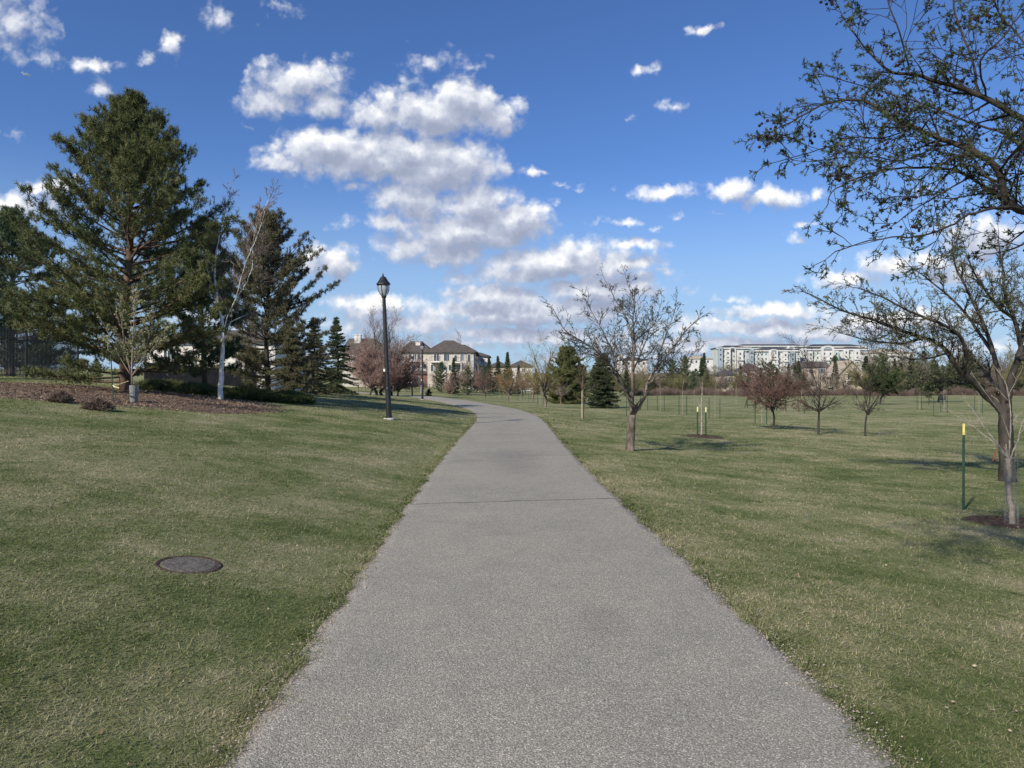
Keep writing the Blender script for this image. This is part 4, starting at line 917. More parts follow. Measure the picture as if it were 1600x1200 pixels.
apartment('rightmost block of the hilltop apartments behind the big tree', 1312, 1362, 546, 570, 500, [(1316, 1324, 'apt_white', 546), (1332, 1342, 'apt_white', 547), (1350, 1356, 'apt_blue', 548)])

# ------------------------------------------------------------------ central crab tree
def traced_tree(t, p, D, limbs, segs, spurs, pr, dens, L, mb, dj=.25, per=4, bias=.4):
    for (pts, ra, rb, st) in limbs:
        S, R = limb(mb, [W(q[0], q[1], D+(q[2] if len(q) > 2 else 0))-p for q in pts], ra, rb, 8, .004, per, flare=.22 if ra > .08 else 0)
        spawn(S, R, segs, spurs, dens, L, pr, st, bias=bias)
p = at(985, 704, 12, 26); D = p.y
t = thing('crab_apple_tree', 'spreading budding tree standing alone on the lawn just right of the path', 'tree', p)
random.seed(12); mb = MB(); segs = []; spurs = []; k_ = D/18.
PRT = dict(max=3, kids=2, kidp=.62, ratio=(.35, .62), ang=(.4, .95), wander=.19, up=.06, rmin=.0036, step=.13, leaflvl=2, leafp=.6)
LS = .80
limbs = [
 ([(984.5, 706), (985, 690), (986, 668), (988, 648)], .145, .115, 2),
 ([(988, 650), (983, 622), (962, 588, -.2), (948, 562, -.4), (920, 540, -.6), (884, 517, -.7), (868, 489, -.8)], .062, .010, .3),
 ([(966, 594, -.2), (960, 560, .2), (949, 532, .4), (930, 497, .6), (911, 463, .7)], .034, .008, .2),
 ([(987, 648), (989, 597), (989, 560), (991, 532), (984, 512, .1), (974, 490, .2), (960, 466, .3), (948, 443, .3)], .065, .009, .35),
 ([(991, 532), (989, 500, -.3), (992, 470, -.4), (980, 444, -.5)], .028, .008, .1),
 ([(991, 534), (1008, 520, .2), (1024, 503, .4), (1034, 470, .5)], .028, .008, .1),
 ([(990, 648), (1007, 622), (1012, 597, .1), (1026, 575, .2), (1050, 546, .4), (1074, 514, .5), (1096, 496, .6)], .058, .009, .3),
 ([(1011, 600), (1040, 586, -.4), (1062, 571, -.7), (1088, 548, -.9)], .028, .008, .2),
 ([(1026, 575, .2), (1034, 540, -.2), (1046, 510, -.4), (1056, 480, -.5)], .028, .008, .1),
 ([(989, 580), (1000, 555, -.8), (1012, 525, -1.2), (1020, 490, -1.5)], .034, .008, .2),
 ([(987, 590), (972, 560, .8), (960, 530, 1.3), (965, 495, 1.6)], .034, .008, .2),
 ([(984, 620), (970, 590, -.8), (945, 560, -1.4), (925, 530, -1.8)], .034, .008, .3),
 ([(1009, 610), (1030, 580, .8), (1050, 560, 1.3), (1070, 535, 1.6)], .032, .008, .3),
 ([(948, 562, -.4), (925, 555, .1), (897, 545, .2), (880, 532, .2)], .02, .007, .2)]
limbs = [(a_, b_*LS, c_*LS, d_) for a_, b_, c_, d_ in limbs]
traced_tree(t, p, D, limbs, segs, spurs, PRT, 14.0, .58, mb)
mb.build('trunk', M['bark_crab'], t, smooth=True)
print('crab segs', len(segs), len(spurs))
cr = MB(); cr.segs(segs, 3, 0); sp = np.array(spurs); cr.leaves(sp[:, :3], sp[:, 3:], .031, 2, .45, .8, 1, 3); cr.build('crown', [M['twig_dark'], M['leaf_bud']], t)

# ------------------------------------------------------------------ big tree on the right
p = at(1574, 752, 10, 20); D = p.y; print('right tree', p)
t = thing('large_tree', 'large dark-limbed leafing tree at the right edge, forking low', 'tree', p)
random.seed(14); mb = MB(); segs = []; spurs = []
PRR = dict(max=3, kids=2, kidp=.68, ratio=(.38, .65), ang=(.35, .9), wander=.15, up=.03, rmin=.0034, step=.13, leaflvl=2, leafp=.85)
limbs = [
 ([(1574, 756), (1573, 720), (1572, 680), (1571, 645)], .155, .13, 2),
 ([(1571, 650), (1558, 634), (1540, 618), (1521, 597, -.2), (1506, 584, -.3), (1491, 568, -.4), (1479, 549, -.5), (1461, 534, -.5), (1439, 527, -.6), (1416, 519, -.7), (1390, 510, -.8), (1362, 499, -.9), (1318, 486, -1.0), (1270, 462, -1.1)], .085, .012, .3),
 ([(1441, 528, -.6), (1410, 537, -.4), (1384, 535, -.3), (1352, 531, -.2), (1312, 520, 0)], .035, .008, .1),
 ([(1571, 650), (1566, 610), (1552, 552, .2), (1537, 507, .3), (1513, 457, .4), (1492, 415, .5), (1487, 375, .5)], .07, .012, .35),
 ([(1573, 650), (1578, 600), (1592, 555), (1594, 537), (1584, 497, -.2), (1570, 462, -.3), (1566, 420, -.3), (1560, 380, -.3)], .085, .012, .35),
 ([(1506, 584, -.3), (1509, 552, -.6), (1498, 524, -.8), (1470, 506, -1), (1420, 486, -1.2), (1378, 464, -1.3), (1340, 450, -1.4)], .05, .010, .2),
 ([(1552, 552, .2), (1530, 520, .9), (1500, 480, 1.4), (1455, 440, 1.7), (1420, 415, 1.8)], .045, .010, .2),
 ([(1592, 556), (1620, 525, .3), (1660, 490, .6), (1700, 440, .7)], .08, .012, .2),
 ([(1590, 560), (1630, 560, -.8), (1680, 530, -1.2)], .05, .012, .2),
 ([(1594, 537), (1610, 470, .5), (1625, 410, .6), (1620, 360, .6)], .06, .012, .2),
 ([(1584, 497, -.2), (1560, 480, -1), (1530, 440, -1.5), (1510, 400, -1.7)], .04, .010, .2),
 ([(1521, 597, -.2), (1500, 600, .5), (1470, 590, .9), (1440, 580, 1.1)], .03, .009, .2),
 ([(1566, 615), (1545, 590, 1), (1520, 560, 1.8), (1490, 540, 2.3)], .05, .010, .3),
 ([(1480, 552, -.5), (1450, 560, -1), (1415, 560, -1.3), (1385, 555, -1.4)], .025, .008, .1)]
traced_tree(t, p, D, limbs, segs, spurs, PRR, 9.5, .76, mb)
mb.build('trunk', M['bark_dark'], t, smooth=True)
print('right segs', len(segs), len(spurs))
cr = MB(); cr.segs(segs, 3, 0); sp = np.array(spurs); cr.leaves(sp[:, :3], sp[:, 3:], .042, 2, .42, .9, 1, 3); cr.build('crown', [M['twig_dark'], M['leaf_dull']], t)

# ------------------------------------------------------------------ overhanging near tree, top right
base = Vector((6.3, 5.3, float(gz(6.3, 5.3))))
t = thing('crab_apple_tree', 'nearest overhanging tree with dark berries and star-like leaf buds, top right', 'tree', base)
random.seed(16); mb = MB(); segs = []; spurs = []
PRF = dict(max=3, kids=2, kidp=.56, ratio=(.35, .62), ang=(.4, 1.0), endL=.35, wander=.17, up=.02, rmin=.0019, step=.09, leaflvl=2, leafp=.32)
DF = 4.5
fork = Vector((5.5, 5.1, 1.75)); hub = W(1640, 345, 4.75); hub2 = W(1640, 205, 4.6)
S, R = limb(mb, [Vector((0, 0, -.1)), Vector((-.1, 0, .8)), fork-base], .13, .11, 10, flare=.3)
def fl(pts, ra, rb, st, dens=14.0, L=.43):
    ra *= .60
    S, R = limb(mb, [(q if isinstance(q, Vector) else W(q[0], q[1], DF+(q[2] if len(q) > 2 else 0)))-base for q in pts], ra, rb, 7, .003, 4)
    spawn(S, R, segs, spurs, dens, L, PRF, st, bias=.15)
fl([fork, W(1760, 420, 4.9), hub, (1579, 322), (1560, 268), (1523, 238), (1470, 217, .1), (1425, 200, .1), (1390, 182, .15), (1348, 158, .2), (1295, 161, .2), (1250, 183, .2), (1200, 208, .2)], .055, .003, .35)
fl([hub, (1579, 322, .1), (1516, 277, .2), (1477, 264, .3), (1425, 262, .35), (1379, 266, .4), (1335, 280, .4), (1300, 300, .4), (1290, 325, .4)], .022, .003, .15)
fl([hub, (1600, 329, -.2), (1565, 323, -.3), (1512, 336, -.4), (1484, 353, -.4), (1432, 370, -.5), (1376, 372, -.5), (1305, 393, -.5)], .018, .003, .1, 6)
fl([(1516, 277, .2), (1460, 308, 0), (1421, 333, -.1), (1385, 360, -.2)], .010, .0025, .1)
fl([fork, W(1780, 300, 4.9), hub2, (1600, 188), (1530, 150), (1484, 133), (1425, 117), (1390, 112), (1352, 76), (1322, 38)], .050, .003, .4)
fl([(1530, 148), (1516, 87, .1), (1496, 36, .2), (1488, -10, .2), (1480, -60, .2)], .014, .005, .1)
fl([(1421, 110), (1404, 53, -.1), (1386, 0, -.1), (1375, -50, -.1)], .009, .004, .1)
fl([(1540, 155), (1532, 95, -.2), (1565, 60, -.3), (1598, 16, -.3), (1620, -40, -.3)], .010, .004, .1)
fl([hub2, (1610, 240, .5), (1570, 210, .8), (1510, 190, 1.0), (1450, 165, 1.1), (1400, 150, 1.2), (1330, 130, 1.2), (1285, 118, 1.2)], .020, .003, .2)
fl([hub2, (1620, 130, .3), (1600, 70, .5), (1560, 20, .6), (1540, -40, .6)], .018, .004, .2)
fl([(1425, 200, .1), (1380, 215, -.2), (1330, 215, -.3), (1280, 235, -.4), (1225, 250, -.4)], .008, .0025, .05)
fl([(1470, 217, .1), (1440, 240, -.3), (1400, 250, -.5), (1350, 245, -.6), (1290, 250, -.6)], .009, .0025, .05)
fl([hub, (1600, 380, .3), (1560, 395, .5), (1520, 400, .6)], .014, .003, .1, 5)
fl([hub2, (1650, 280, .6), (1600, 270, 1.0), (1540, 300, 1.3), (1480, 310, 1.5), (1440, 300, 1.6)], .018, .003, .2)
fl([(1523, 238), (1500, 200, .4), (1450, 170, .6), (1400, 130, .7), (1370, 90, .8)], .010, .003, .1)
fl([(1560, 268), (1590, 230, -.3), (1620, 200, -.5)], .014, .004, .1)
print('fg segs', len(segs), len(spurs))
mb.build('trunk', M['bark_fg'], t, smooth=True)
sp = np.array(spurs)
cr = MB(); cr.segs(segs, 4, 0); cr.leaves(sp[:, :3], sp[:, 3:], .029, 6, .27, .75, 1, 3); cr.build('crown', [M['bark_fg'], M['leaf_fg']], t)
rr = np.random.RandomState(3); cen = sp[rr.choice(len(sp), min(99, max(20, len(sp)//60)), replace=False), :3]
for c_ in cen:
    bm_ = MB(); c0 = Vector(c_)
    for _ in range(rr.randint(3, 8)):
        q = c0+Vector(rr.normal(size=3)*np.array([.036, .036, .016]))-UP*rr.uniform(.012, .035); rb = rr.uniform(.0080, .0110)
        bm_.segs([(*c0, *q, .0009, .0008)], 3)
        bm_.lathe([(.001, -rb), (rb*.8, -rb*.6), (rb, 0), (rb*.8, rb*.6), (.001, rb)], 7, tuple(q))
    bm_.build('berry_cluster', M['berry'], t, smooth=True)

# ------------------------------------------------------------------ sapling and stake in the right foreground
p = at(1581, 823, 6, 13); D = p.y; print('sapling', p)
t = thing('sapling', 'pale bare sapling in a mesh guard in the right foreground', 'sapling', p)
random.seed(18); mb = MB(); segs = []; spurs = []
PRS = dict(max=3, kids=1, kidp=.5, ratio=(.3, .5), ang=(.4, .8), wander=.10, up=.08, rmin=.002, step=.12, leaflvl=9, leafp=0)
limbs = [([(1582, 826), (1581, 800), (1576, 765), (1577, 740), (1575, 716)], .038, .030, 2),
 ([(1576, 718), (1560, 695), (1545, 677), (1528, 652), (1512, 631)], .014, .005, .3),
 ([(1574, 716), (1550, 690), (1524, 669, .1), (1495, 650, .2)], .010, .003, .3),
 ([(1577, 718), (1579, 680), (1579, 648), (1572, 602), (1557, 577)], .012, .003, .3),
 ([(1579, 690), (1566, 650, -.1), (1550, 628, -.2), (1530, 600, -.2)], .006, .0025, .3),
 ([(1580, 650), (1576, 620, .2), (1590, 590, .3)], .006, .0025, .3),
 ([(1578, 718), (1590, 690, .1), (1597, 662, .2), (1615, 630, .3)], .012, .003, .3),
 ([(1578, 720), (1600, 705, -.2), (1625, 690, -.3)], .009, .003, .3)]
traced_tree(t, p, D, limbs, segs, spurs, PRS, 3.0, .32, mb)
mb.build('trunk', M['bark_pale'], t, smooth=True)
cr = MB(); cr.segs(segs, 4, 0); cr.build('twigs', M['bark_pale'], t)
guard(t, .080, 108*D/F, nv=14, nh=24)
mb = MB(); q = W(1553, 708, D-.05)-p; mb.add([q, q+Vector((.03, 0, .03)), q+Vector((.02, .01, -.08)), q+Vector((-.02, 0, -.11))], [(0, 1, 2), (0, 2, 3)]); mb.tube([q, W(1560, 697, D)-p], [.002, .002], 4); mb.build('orange_tag', M['orange'], t)
tag(bed('mulch_ring', M['soil'], p.x+.15, p.y+.25, .62, .42, .05, 60, .1, 5), 'dark soil ring around the sapling in the right foreground', 'soil ring')
p = at(1506, 797, 6, 14); stake('tall green stake with a yellow top, nearest the camera on the right', p, 135*p.y/F, r=.013, topf=.13)

# ------------------------------------------------------------------ staked saplings on the lawn
sap = thing('sapling', 'pale-stemmed young tree between two stakes on a soil ring, right of the spreading tree', 'sapling', at(1096, 683))
def small_sapling(t, H, seed, leafm=None, twigm='bark_pale', r0=.02, nl=5):
    random.seed(seed); mb = MB(); segs = []; spurs = []
    pr = dict(max=2, kids=1, kidp=.7, ratio=(.35, .6), ang=(.35, .7), wander=.1, up=.12, rmin=.003, step=.15, leaflvl=1, leafp=.7)
    S, R = limb(mb, [(0, 0, -.08), (.015, 0, H*.3), (.0, .01, H*.55), (.02, 0, H*.8)], r0, r0*.4, 7, flare=.2)
    spawn(S, R, segs, spurs, 7/H*1.4, H*.38, pr, .5, bias=.8)
    mb.build('trunk', M['bark_pale'], t, smooth=True)
    cr = MB(); cr.segs(segs, 3, 0); mats = [M[twigm]]
    if leafm: sp = np.array(spurs); cr.leaves(sp[:, :3], sp[:, 3:], .05, 3, .5, .9, 1, seed); mats.append(M[leafm])
    cr.build('crown', mats, t)
small_sapling(sap, 1.9, 3, r0=.04)
sl = sap.location; tag(bed('mulch_ring', M['soil'], sl.x+.1, sl.y, .75, .6, .06, 50, .12, 8), 'dark soil ring under the staked sapling right of the spreading tree', 'soil ring')
D = sl.y
for u, lab in ((1090, 'left stake of the pair beside the ringed sapling'), (1103, 'right stake of the pair beside the ringed sapling')):
    stake(lab, on(u, D-.1), 47*D/F, topm='ribbon', topf=.16, r=.018, group='stakes by the ringed sapling')
s2 = thing('sapling', 'slim reddish staked young tree between the path and the olive spruces', 'sapling', at(913, 655))
random.seed(6); bare(s2, 97*s2.location.y/F, .55, 41, h0=.35, nl=5, twigm='twig_red', bark='bark_mid', r0=.022, upness=1.15, pr=dict(max=2, kidp=.7, kids=2))
D = s2.location.y
stake('green stake at the foot of the slim reddish young tree', on(912, D-.15), 1.35, topm='stake_green', r=.02)
st = thing('stake', 'pale wooden stake at the foot of the slim reddish young tree', 'stake', on(909.4, D+.25)); mb = MB(); mb.bbox(-.02, .02, -.018, .018, -.1, 1.3, .005); mb.prism([(-.02, 1.3), (.02, 1.3), (.012, 1.36), (-.012, 1.36)], -.016, .016); mb.build('post', M['wood_pale'], st)
# shared prototype stakes and saplings out in the field
fsap = thing('sapling', 'slender pale young tree staked out on the open lawn', 'sapling', at(1190, 664), 0, 'staked saplings on the open lawn'); small_sapling(fsap, 2.0, 8, r0=.022)
fst = stake('thin dark stake beside a slender young tree on the open lawn', at(1180, 663), 1.25, topm='stake_green', r=.016, group='stakes on the open lawn')
i = 0
for u, v in [(1117, 654), (1067, 648), (1032, 642), (1437, 641), (1475, 644), (1530, 645), (1006, 640), (1150, 632), (844, 633), (830, 628), (813, 626), (780, 622), (768, 620), (752, 620), (1252, 636), (1340, 630), (1085, 634), (738, 618)]:
    p = at(u, v); dup(fsap, p, i*1.7, .85+.3*((i*37) % 10)/10); i += 1
for u, v in [(1198, 663), (1108, 654), (1125, 655), (1061, 648), (1073, 648), (1027, 642), (1038, 642), (1433, 641), (1440, 641), (1470, 644), (1480, 645), (1523, 645), (1535, 646), (979, 650), (1001, 640), (1012, 640), (1459, 651), (840, 633), (849, 633), (826, 628), (834, 628), (809, 626), (817, 626), (776, 622), (785, 622), (1247, 636), (1257, 636), (765, 620), (772, 620)]:
    dup(fst, at(u, v), .3*i, 1); i += 1
# two rectangular frames
for u, v, w, h, lab in ((1174, 637, 14, 9, 'small dark rectangular frame left of the red-brown tree'), (1221, 642, 15, 11, 'small dark rectangular frame right of the red-brown trunk')):
    p = at(u, v); s_ = p.y/F; t = thing('goal_stand', lab, 'frame', p, .15, 'rectangular frames on the lawn')
    W2 = w*s_/2; H2 = h*s_+.25
    for x in (-W2, W2):
        mb = MB(); mb.tube([(x, 0, -.1), (x, 0, H2)], [.035, .035], 6); mb.tube([(x, .5, -.1), (x, 0, H2*.98)], [.025, .025], 6); mb.build('leg', M['black_metal'], t)
    mb = MB(); mb.tube([(-W2, 0, H2), (W2, 0, H2)], [.04, .04], 6); mb.build('top_bar', M['black_metal'], t)
    mb = MB(); mb.tube([(-W2, 0, .22), (W2, 0, .22)], [.03, .03], 6); mb.build('lower_bar', M['black_metal'], t)
p = at(1473, 632); t = thing('litter_bin', 'small dark bin on a post far out on the right lawn', 'bin', p)
mb = MB(); mb.lathe([(.04, -.1), (.04, .75)], 8); mb.build('post', M['black_metal'], t); mb = MB(); mb.lathe([(.22, .45), (.28, .6), (.28, 1.05), (.24, 1.1)], 12); mb.build('bin_body', M['black_metal'], t)

# ------------------------------------------------------------------ mid-distance trees
def place_tree(name, label, u, v, lo=2.5, hi=260, cat='tree', group=None): return thing(name, label, cat, at(u, v, lo, hi), 0, group)
def Hpx(t, v0, v1): return (v1-v0)*t.location.y/F
t = place_tree('red_brown_tree', 'rounded red-brown leafed tree with low forking limbs on the far lawn', 1207, 671)
bare(t, Hpx(t, 556, 671), 1.5, 101, h0=.33, nl=8, twigm='twig_red', bark='bark_dark', leafm='leaf_red', leaf=.05, r0=.05, pr=dict(max=3, kidp=.9, ratio=(.4, .65), rmin=.005, leafp=.9), upness=.8, leafn=3)
t = place_tree('bare_tree', 'bare upright young tree, left of the two standing alone on the lawn', 1279, 679)
bare(t, Hpx(t, 520, 679), 1.05, 102, h0=.30, nl=10, twigm='twig_dark', bark='bark_dark', r0=.05, pr=dict(max=3, kidp=.75), upness=.95)
t = place_tree('bare_tree', 'bare young tree with a taller thin leader, right of the two standing alone', 1352, 681)
bare(t, Hpx(t, 530, 681), 1.0, 103, h0=.30, nl=9, twigm='twig_dark', bark='bark_dark', r0=.04, pr=dict(max=3, kidp=.72), upness=.85)
t = place_tree('leafy_tree', 'green dense-leafed round tree beyond the two bare trees', 1376, 632)
bare(t, Hpx(t, 566, 632), 2.6, 104, h0=.25, nl=8, twigm='twig_dark', bark='bark_dark', leafm='leaf_green', leaf=.15, r0=.10, upness=.9, leafn=4)
t = place_tree('leafy_tree', 'broad green tree seen under the big right tree, near the far stakes', 1466, 629)
bare(t, Hpx(t, 562, 629), 3.2, 105, h0=.28, nl=9, twigm='twig_dark', bark='bark_dark', leafm='leaf_green', leaf=.15, r0=.12, upness=.85, leafn=4)
t = place_tree('willow_tree', 'olive-green budding tree with upright bare tips beside the path bend', 851, 636)
bare(t, Hpx(t, 523, 636), 2.3, 106, h0=.2, nl=8, twigm='twig_olive', bark='bark_mid', leafm='leaf_bud', leaf=.05, r0=.12, upness=1.0, pr=dict(kidp=.66), leafn=1)
D = at(940, 639, 30, 70).y
t = place_tree('spruce_tree', 'dark conical spruce behind the staked reddish sapling', 941, 638, cat='spruce tree')
pine(t, Hpx(t, 553, 638), lambda t_: 1.55*t_**.5, seed=71, **{**SPR, 'up_low': -.1, 'whorl': .19, 'nb': 9, 'needles': 24, 'lvar': (.8, 1.05)})
t = place_tree('pine_tree', 'olive-topped dark pine left of the conical spruce', 886, 631, cat='pine tree')
pine(t, Hpx(t, 545, 631), lambda t_: 2.6*min(1, (t_/.5)**.6), seed=72, whorl=.26, nb=7, trunk_r=.12, needles=18, wid=.032, up_low=-.1, up_top=.6, inner=.12, tdens=4.2, h0=.02, clump=7, lvar=(.6, 1.1), evar=.15, mats=('bark_dark', 'pine'))
for u, v, vt, sp_, tw, lf, sd, lab in [
    (794, 629, 570, 1.9, 'twig_orange', None, 110, 'orange-twigged round tree nearest the path bend'),
    (758, 624, 573, 2.2, 'twig_red', None, 111, 'purplish-red bare tree beyond the path bend'),
    (728, 617, 570, 2.9, 'twig_pink', None, 112, 'pinkish bare tree before the large beige house'),
    (714, 616, 580, 1.6, 'twig_grey', None, 113, 'small grey bare tree left of the pinkish tree at the bend'),
    (833, 627, 565, 2.1, 'twig_orange', None, 114, 'orange-brown bare tree left of the olive budding tree'),
    (876, 632, 585, 1.1, 'twig_grey', None, 115, 'pale grey bare young tree in front of the olive-topped pine'),
    (815, 622, 575, 2.4, 'twig_grey', None, 116, 'grey bare tree behind the orange-twigged tree'),
    (485, 618, 570, .35, 'twig_grey', None, 117, 'thin bare sapling on the lawn left of the nearest lamp post'),
    (571, 613, 572, .4, 'twig_grey', None, 118, 'thin sapling at the foot of the pinkish shrubby tree')]:
    t = place_tree('bare_tree', lab, u, v); H_ = Hpx(t, vt, v); bare(t, H_, sp_, sd, h0=.28, nl=7, twigm=tw, bark='bark_mid', r0=H_*.02, upness=.9, pr=dict(rmin=.007, kidp=.68))
# pinkish shrubby trees left of the lamp
for u, v, vt, sp_, tw, sd, lab in [(592, 618, 487, 2.0, 'twig_grey', 121, 'tall bare grey tree behind the nearest lamp post'),
    (612, 611, 518, 2.9, 'twig_pink', 122, 'dense pinkish bare tree behind the nearest lamp post'),
    (622, 611, 540, 1.5, 'twig_pink', 123, 'pinkish bare tree beside the second lamp post'),
    (578, 608, 530, 2.6, 'twig_pink', 124, 'pinkish-grey bare tree next to the pointed spruce')]:
    t = place_tree('bare_tree', lab, u, v, 30, 90); H_ = Hpx(t, vt, v)
    bare(t, H_, sp_*t.location.y/50, sd, h0=.12, nl=10, twigm=tw, bark='bark_dark', r0=H_*.02, upness=.95, trunks=2 if sd == 121 else 1, pr=dict(rmin=.008, kidp=.78, max=3, leafp=.7), leafm='twig_pink' if tw == 'twig_pink' else None, leaf=.09, leafn=2)
p = at(670, 619); t = thing('spruce_tree', 'knee-high round conifer on the lawn by the second lamp post', 'spruce tree', p); pine(t, Hpx(t, 610, 620), lambda t_: .55*min(1, t_*2), seed=81, **{**SPR, 'tuft': .12, 'whorl': .2})

# ------------------------------------------------------------------ tree line prototypes and copies
def proto(kind, sd):
    base_ = (0, 0, 0)
    if kind == 'grey': t = thing('bare_tree', 'x', 'tree'); bare(t, 8, 2.6, sd, h0=.2, nl=9, twigm='twig_grey', bark='bark_mid', r0=.13, pr=dict(rmin=.016, kidp=.70, step=.4), upness=1.05)
    if kind == 'pale': t = thing('bare_tree', 'x', 'tree'); bare(t, 9, 2.0, sd, h0=.3, nl=7, twigm='twig_grey', bark='bark_pale', r0=.13, pr=dict(rmin=.016, kidp=.66, step=.4), upness=1.15)
    if kind == 'olive': t = thing('budding_tree', 'x', 'tree'); bare(t, 7, 2.6, sd, h0=.15, nl=9, twigm='twig_olive', bark='bark_mid', leafm='leaf_dull', leaf=.12, r0=.13, pr=dict(rmin=.016, kidp=.7, step=.4), leafn=2)
    if kind == 'pink': t = thing('bare_tree', 'x', 'tree'); bare(t, 6, 2.6, sd, h0=.12, nl=10, twigm='twig_pink', bark='bark_mid', r0=.12, pr=dict(rmin=.016, kidp=.74, step=.35))
    if kind == 'spruce': t = thing('spruce_tree', 'x', 'spruce tree'); pine(t, 9, lambda t_: 2.0*t_**.85, seed=sd, **{**SPR, 'whorl': .5, 'nb': 7, 'tuft': .34, 'needles': 12, 'wid': .07, 'tdens': 3, 'trunk_r': .16})
    if kind == 'pinefar': t = thing('pine_tree', 'x', 'pine tree'); pine(t, 8, lambda t_: 2.4*min(1, (t_/.5)**.7), seed=sd, whorl=.6, nb=5, tuft=.36, needles=12, wid=.07, tdens=2.5, trunk_r=.16, up_top=.7, mats=('bark_dark', 'pine_blue'), inner=.15)
    return t
LAB = {'grey': ('bare grey-brown tree in the tree line across the park', 'bare trees in the far tree line'),
       'pale': ('slim bare tree with a pale trunk in the far tree line', 'pale-trunked trees in the far tree line'),
       'olive': ('olive-tinged budding tree in the far tree line', 'budding trees in the far tree line'),
       'pink': ('pinkish bare tree in the far tree line', 'pinkish trees in the far tree line'),
       'spruce': ('dark pointed spruce in the far tree line', 'spruces in the far tree line'),
       'pinefar': ('dark rounded pine in the far tree line', 'pines in the far tree line')}
HB = {'grey': 8, 'pale': 9, 'olive': 7, 'pink': 6, 'spruce': 9, 'pinefar': 8}
protos = {}; used = {}
def far(kind, u, D, vtop, alt=0, wide=1.0):
    key = (kind, alt)
    if key not in protos:
        protos[key] = proto(kind, 200+hash_(kind)+alt*7); used[key] = False
    t = protos[key]; p = on(u, D); H_ = (EYE+(HV-vtop)*D/F-p.z); s_ = H_/HB[kind]; rz = random.random()*6.28
    if not used[key]: used[key] = True; t.location = p; t.rotation_euler = (0, 0, rz); c_ = t
    else: c_ = dup(t, p, rz)
    c_.scale = (s_*wide, s_*wide, s_); c_['label'], c_['group'] = LAB[kind]
    return c_
def hash_(s): return sum(ord(c_) for c_ in s) % 50
rt = random.Random(77)
kinds = ['grey', 'grey', 'olive', 'pale', 'spruce', 'pinefar', 'grey', 'spruce', 'olive']
u = 770
while u < 1640:                      # front rank
    kd = rt.choice(kinds) if u > 1020 else rt.choice(['spruce', 'olive', 'grey', 'pinefar', 'olive', 'spruce'])
    D = rt.uniform(172, 200) if u > 1000 else rt.uniform(125, 175)
    vt = rt.uniform(573, 588)
    if u < 1000: vt = rt.uniform(568, 584)
    if u > 1345: vt = rt.uniform(550, 578)
    if kd in ('spruce',): vt -= 5
    if 1256 < u < 1300 or 1312 < u < 1348 or 1130 < u < 1150: u += 9; continue
    far(kd, u, D, vt, rt.randint(0, 1), rt.uniform(.9, 1.3)); u += rt.uniform(5, 10) if u > 1000 else rt.uniform(10, 18)
u = 880
while u < 1640:                      # back rank, in front of the hill
    D = rt.uniform(255, 330); vt = rt.uniform(565, 577) if u < 1350 else rt.uniform(548, 570)
    far(rt.choice(['grey', 'grey', 'olive', 'pinefar', 'grey', 'spruce']), u, D, vt, rt.randint(0, 1), rt.uniform(1.2, 1.7)); u += rt.uniform(8, 15)
for kd, u, D, vt in [('spruce', 1248, 200, 564), ('spruce', 1232, 215, 570), ('spruce', 1305, 205, 560), ('pinefar', 1304, 260, 556), ('pale', 1270, 190, 574), ('pale', 1303, 192, 570), ('pale', 1156, 190, 560), ('spruce', 1096, 190, 560), ('spruce', 1100, 260, 552),
                     ('spruce', 793, 150, 551), ('spruce', 778, 152, 557), ('spruce', 709, 118, 560), ('pinefar', 689, 120, 566), ('pale', 729, 140, 545), ('grey', 720, 128, 566), ('spruce', 764, 140, 558), ('grey', 1020, 180, 566), ('pinefar', 1070, 230, 556), ('pinefar', 1050, 220, 562),
                     ('spruce', 905, 230, 560), ('grey', 1540, 180, 545), ('olive', 1580, 170, 548), ('pale', 722, 175, 524), ('pinefar', 758, 128, 572), ('pinefar', 731, 118, 574), ('pink', 700, 112, 582), ('pink', 745, 130, 578), ('grey', 682, 126, 568), ('grey', 735, 128, 566), ('pale', 748, 134, 560), ('grey', 660, 118, 580), ('pale', 1182, 200, 566), ('grey', 1170, 196, 572), ('grey', 1262, 200, 572), ('pale', 1292, 198, 560), ('grey', 1322, 190, 578), ('pale', 1338, 188, 568), ('grey', 1136, 190, 574), ('olive', 1150, 186, 578), ('grey', 1194, 188, 575)]:
    far(kd, u, D, vt, 0)
# left side background
for kd, u, D, vt in [('pinefar', 110, 45, 545), ('grey', 10, 60, 470), ('grey', 395, 60, 520), ('pinefar', 150, 50, 560), ('grey', 60, 62, 500), ('pinefar', 455, 52, 548)]:
    c_ = far(kd, u, D, vt, 1)
    c_['label'] = {110: 'dark pine behind the mulch bed near the black fence', 10: 'bare tree beyond the black fence at the far left edge', 395: 'bare tree rising behind the brownish pine', 560: 'dark spruce between the pointed spruce and the pinkish trees', 150: 'dark low pine behind the tallest pine', 60: 'bare tree beyond the black fence, seen through the pines', 455: 'dark pine behind the low squeezed spruce'}[u]
    c_['group'] = 'trees behind the left pines'

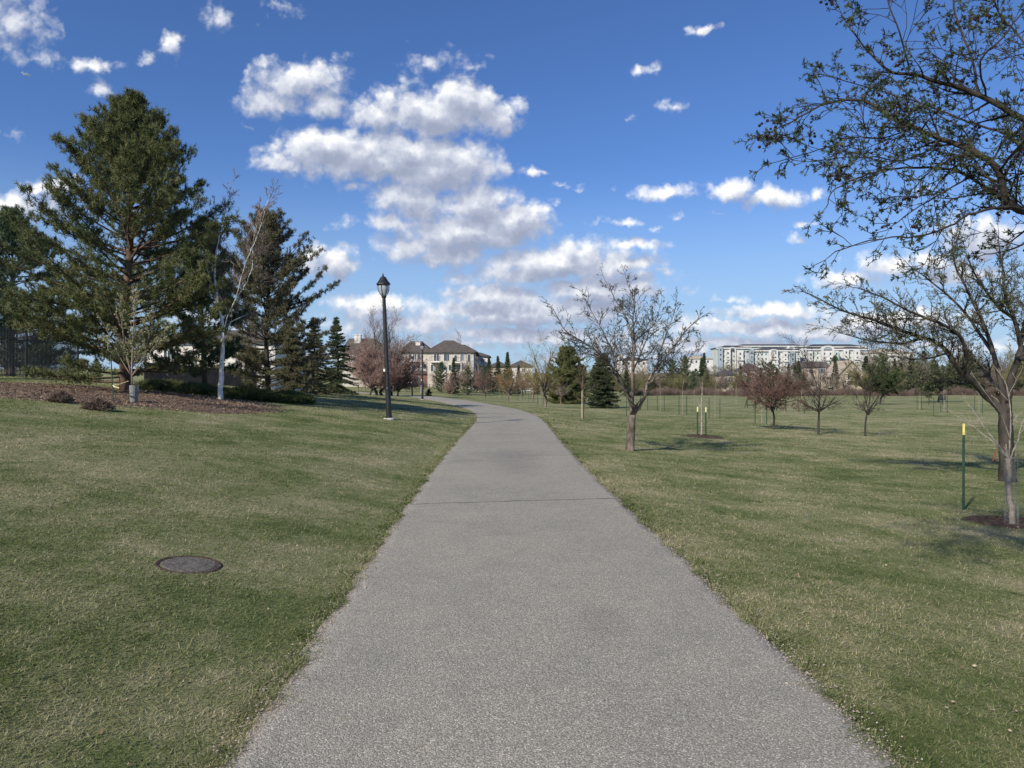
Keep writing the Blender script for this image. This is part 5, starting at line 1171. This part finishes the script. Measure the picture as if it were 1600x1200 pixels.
# reddish brush strip at the foot of the tree line
r = np.random.RandomState(9); n_ = 26000; uu = r.uniform(990, 1660, n_); Dv = r.uniform(158, 166, n_)+6*np.sin(uu*.03)
x = (uu-800)/F*Dv; z = gz(x, Dv); hh = (1.0+.7*np.sin(uu*.11)+.5*np.sin(uu*.37))*.55+1.0
A = np.stack([.35*r.normal(size=n_), .35*r.normal(size=n_), np.ones(n_)], 1); A /= np.linalg.norm(A, axis=1, keepdims=True)
base_ = np.stack([x, Dv, z], 1); S0 = np.concatenate([base_, base_+A*(hh*r.uniform(.5, 1.1, n_))[:, None], np.full((n_, 1), .022), np.full((n_, 1), .012)], 1)
mb = MB(); mb.segs(S0, 3); tag(mb.build('brush', M['hedge']), kind='stuff')

# ------------------------------------------------------------------ aircraft
p = W(43, 117, 2600); t = thing('aircraft', 'tiny white aircraft high in the sky at the upper left', 'aircraft', p, math.radians(62))
mb = MB(); mb.tube([(-16, 0, 0), (-14, 0, .4), (-8, 0, .6), (8, 0, .5), (13, 0, .2), (15.5, 0, -.2)], [.4, 1.3, 1.9, 1.9, 1.4, .3], 12); mb.build('fuselage', M['plane'], t, smooth=True)
for s1 in (-1, 1):
    mb = MB(); V = [(3, s1*1.6, -.3), (-3, s1*1.6, -.3), (-7, s1*16, 1.2), (-4.6, s1*16, 1.2)]; V += [(a, b, c_+.45) for a, b, c_ in V]; mb.add(V, [(0, 1, 2, 3), (7, 6, 5, 4), (0, 3, 7, 4), (1, 5, 6, 2), (3, 2, 6, 7), (0, 4, 5, 1)]); w_ = mb.build('wing', M['plane'], t)
    mb = MB(); mb.tube([(-1, s1*5.5, -1.2), (3.2, s1*5.5, -1.2)], [.8, 1.0], 10); mb.build('engine', M['plane'], w_)
    mb = MB(); V = [(-12.5, s1*.5, .6), (-15.5, s1*.5, .6), (-16.5, s1*6, 1), (-15, s1*6, 1)]; V += [(a, b, c_+.3) for a, b, c_ in V]; mb.add(V, [(0, 1, 2, 3), (7, 6, 5, 4), (0, 3, 7, 4), (1, 5, 6, 2), (3, 2, 6, 7), (0, 4, 5, 1)]); mb.build('tailplane', M['plane'], t)
mb = MB(); mb.prism([(-11, 1.2), (-15.5, 1.2), (-16.5, 6.5), (-14.5, 6.5)], -.2, .2); mb.build('tail_fin', M['plane'], t)
print('objects', len(bpy.data.objects), 'tris', sum(len(o.data.polygons) for o in bpy.data.objects if o.type == 'MESH'))
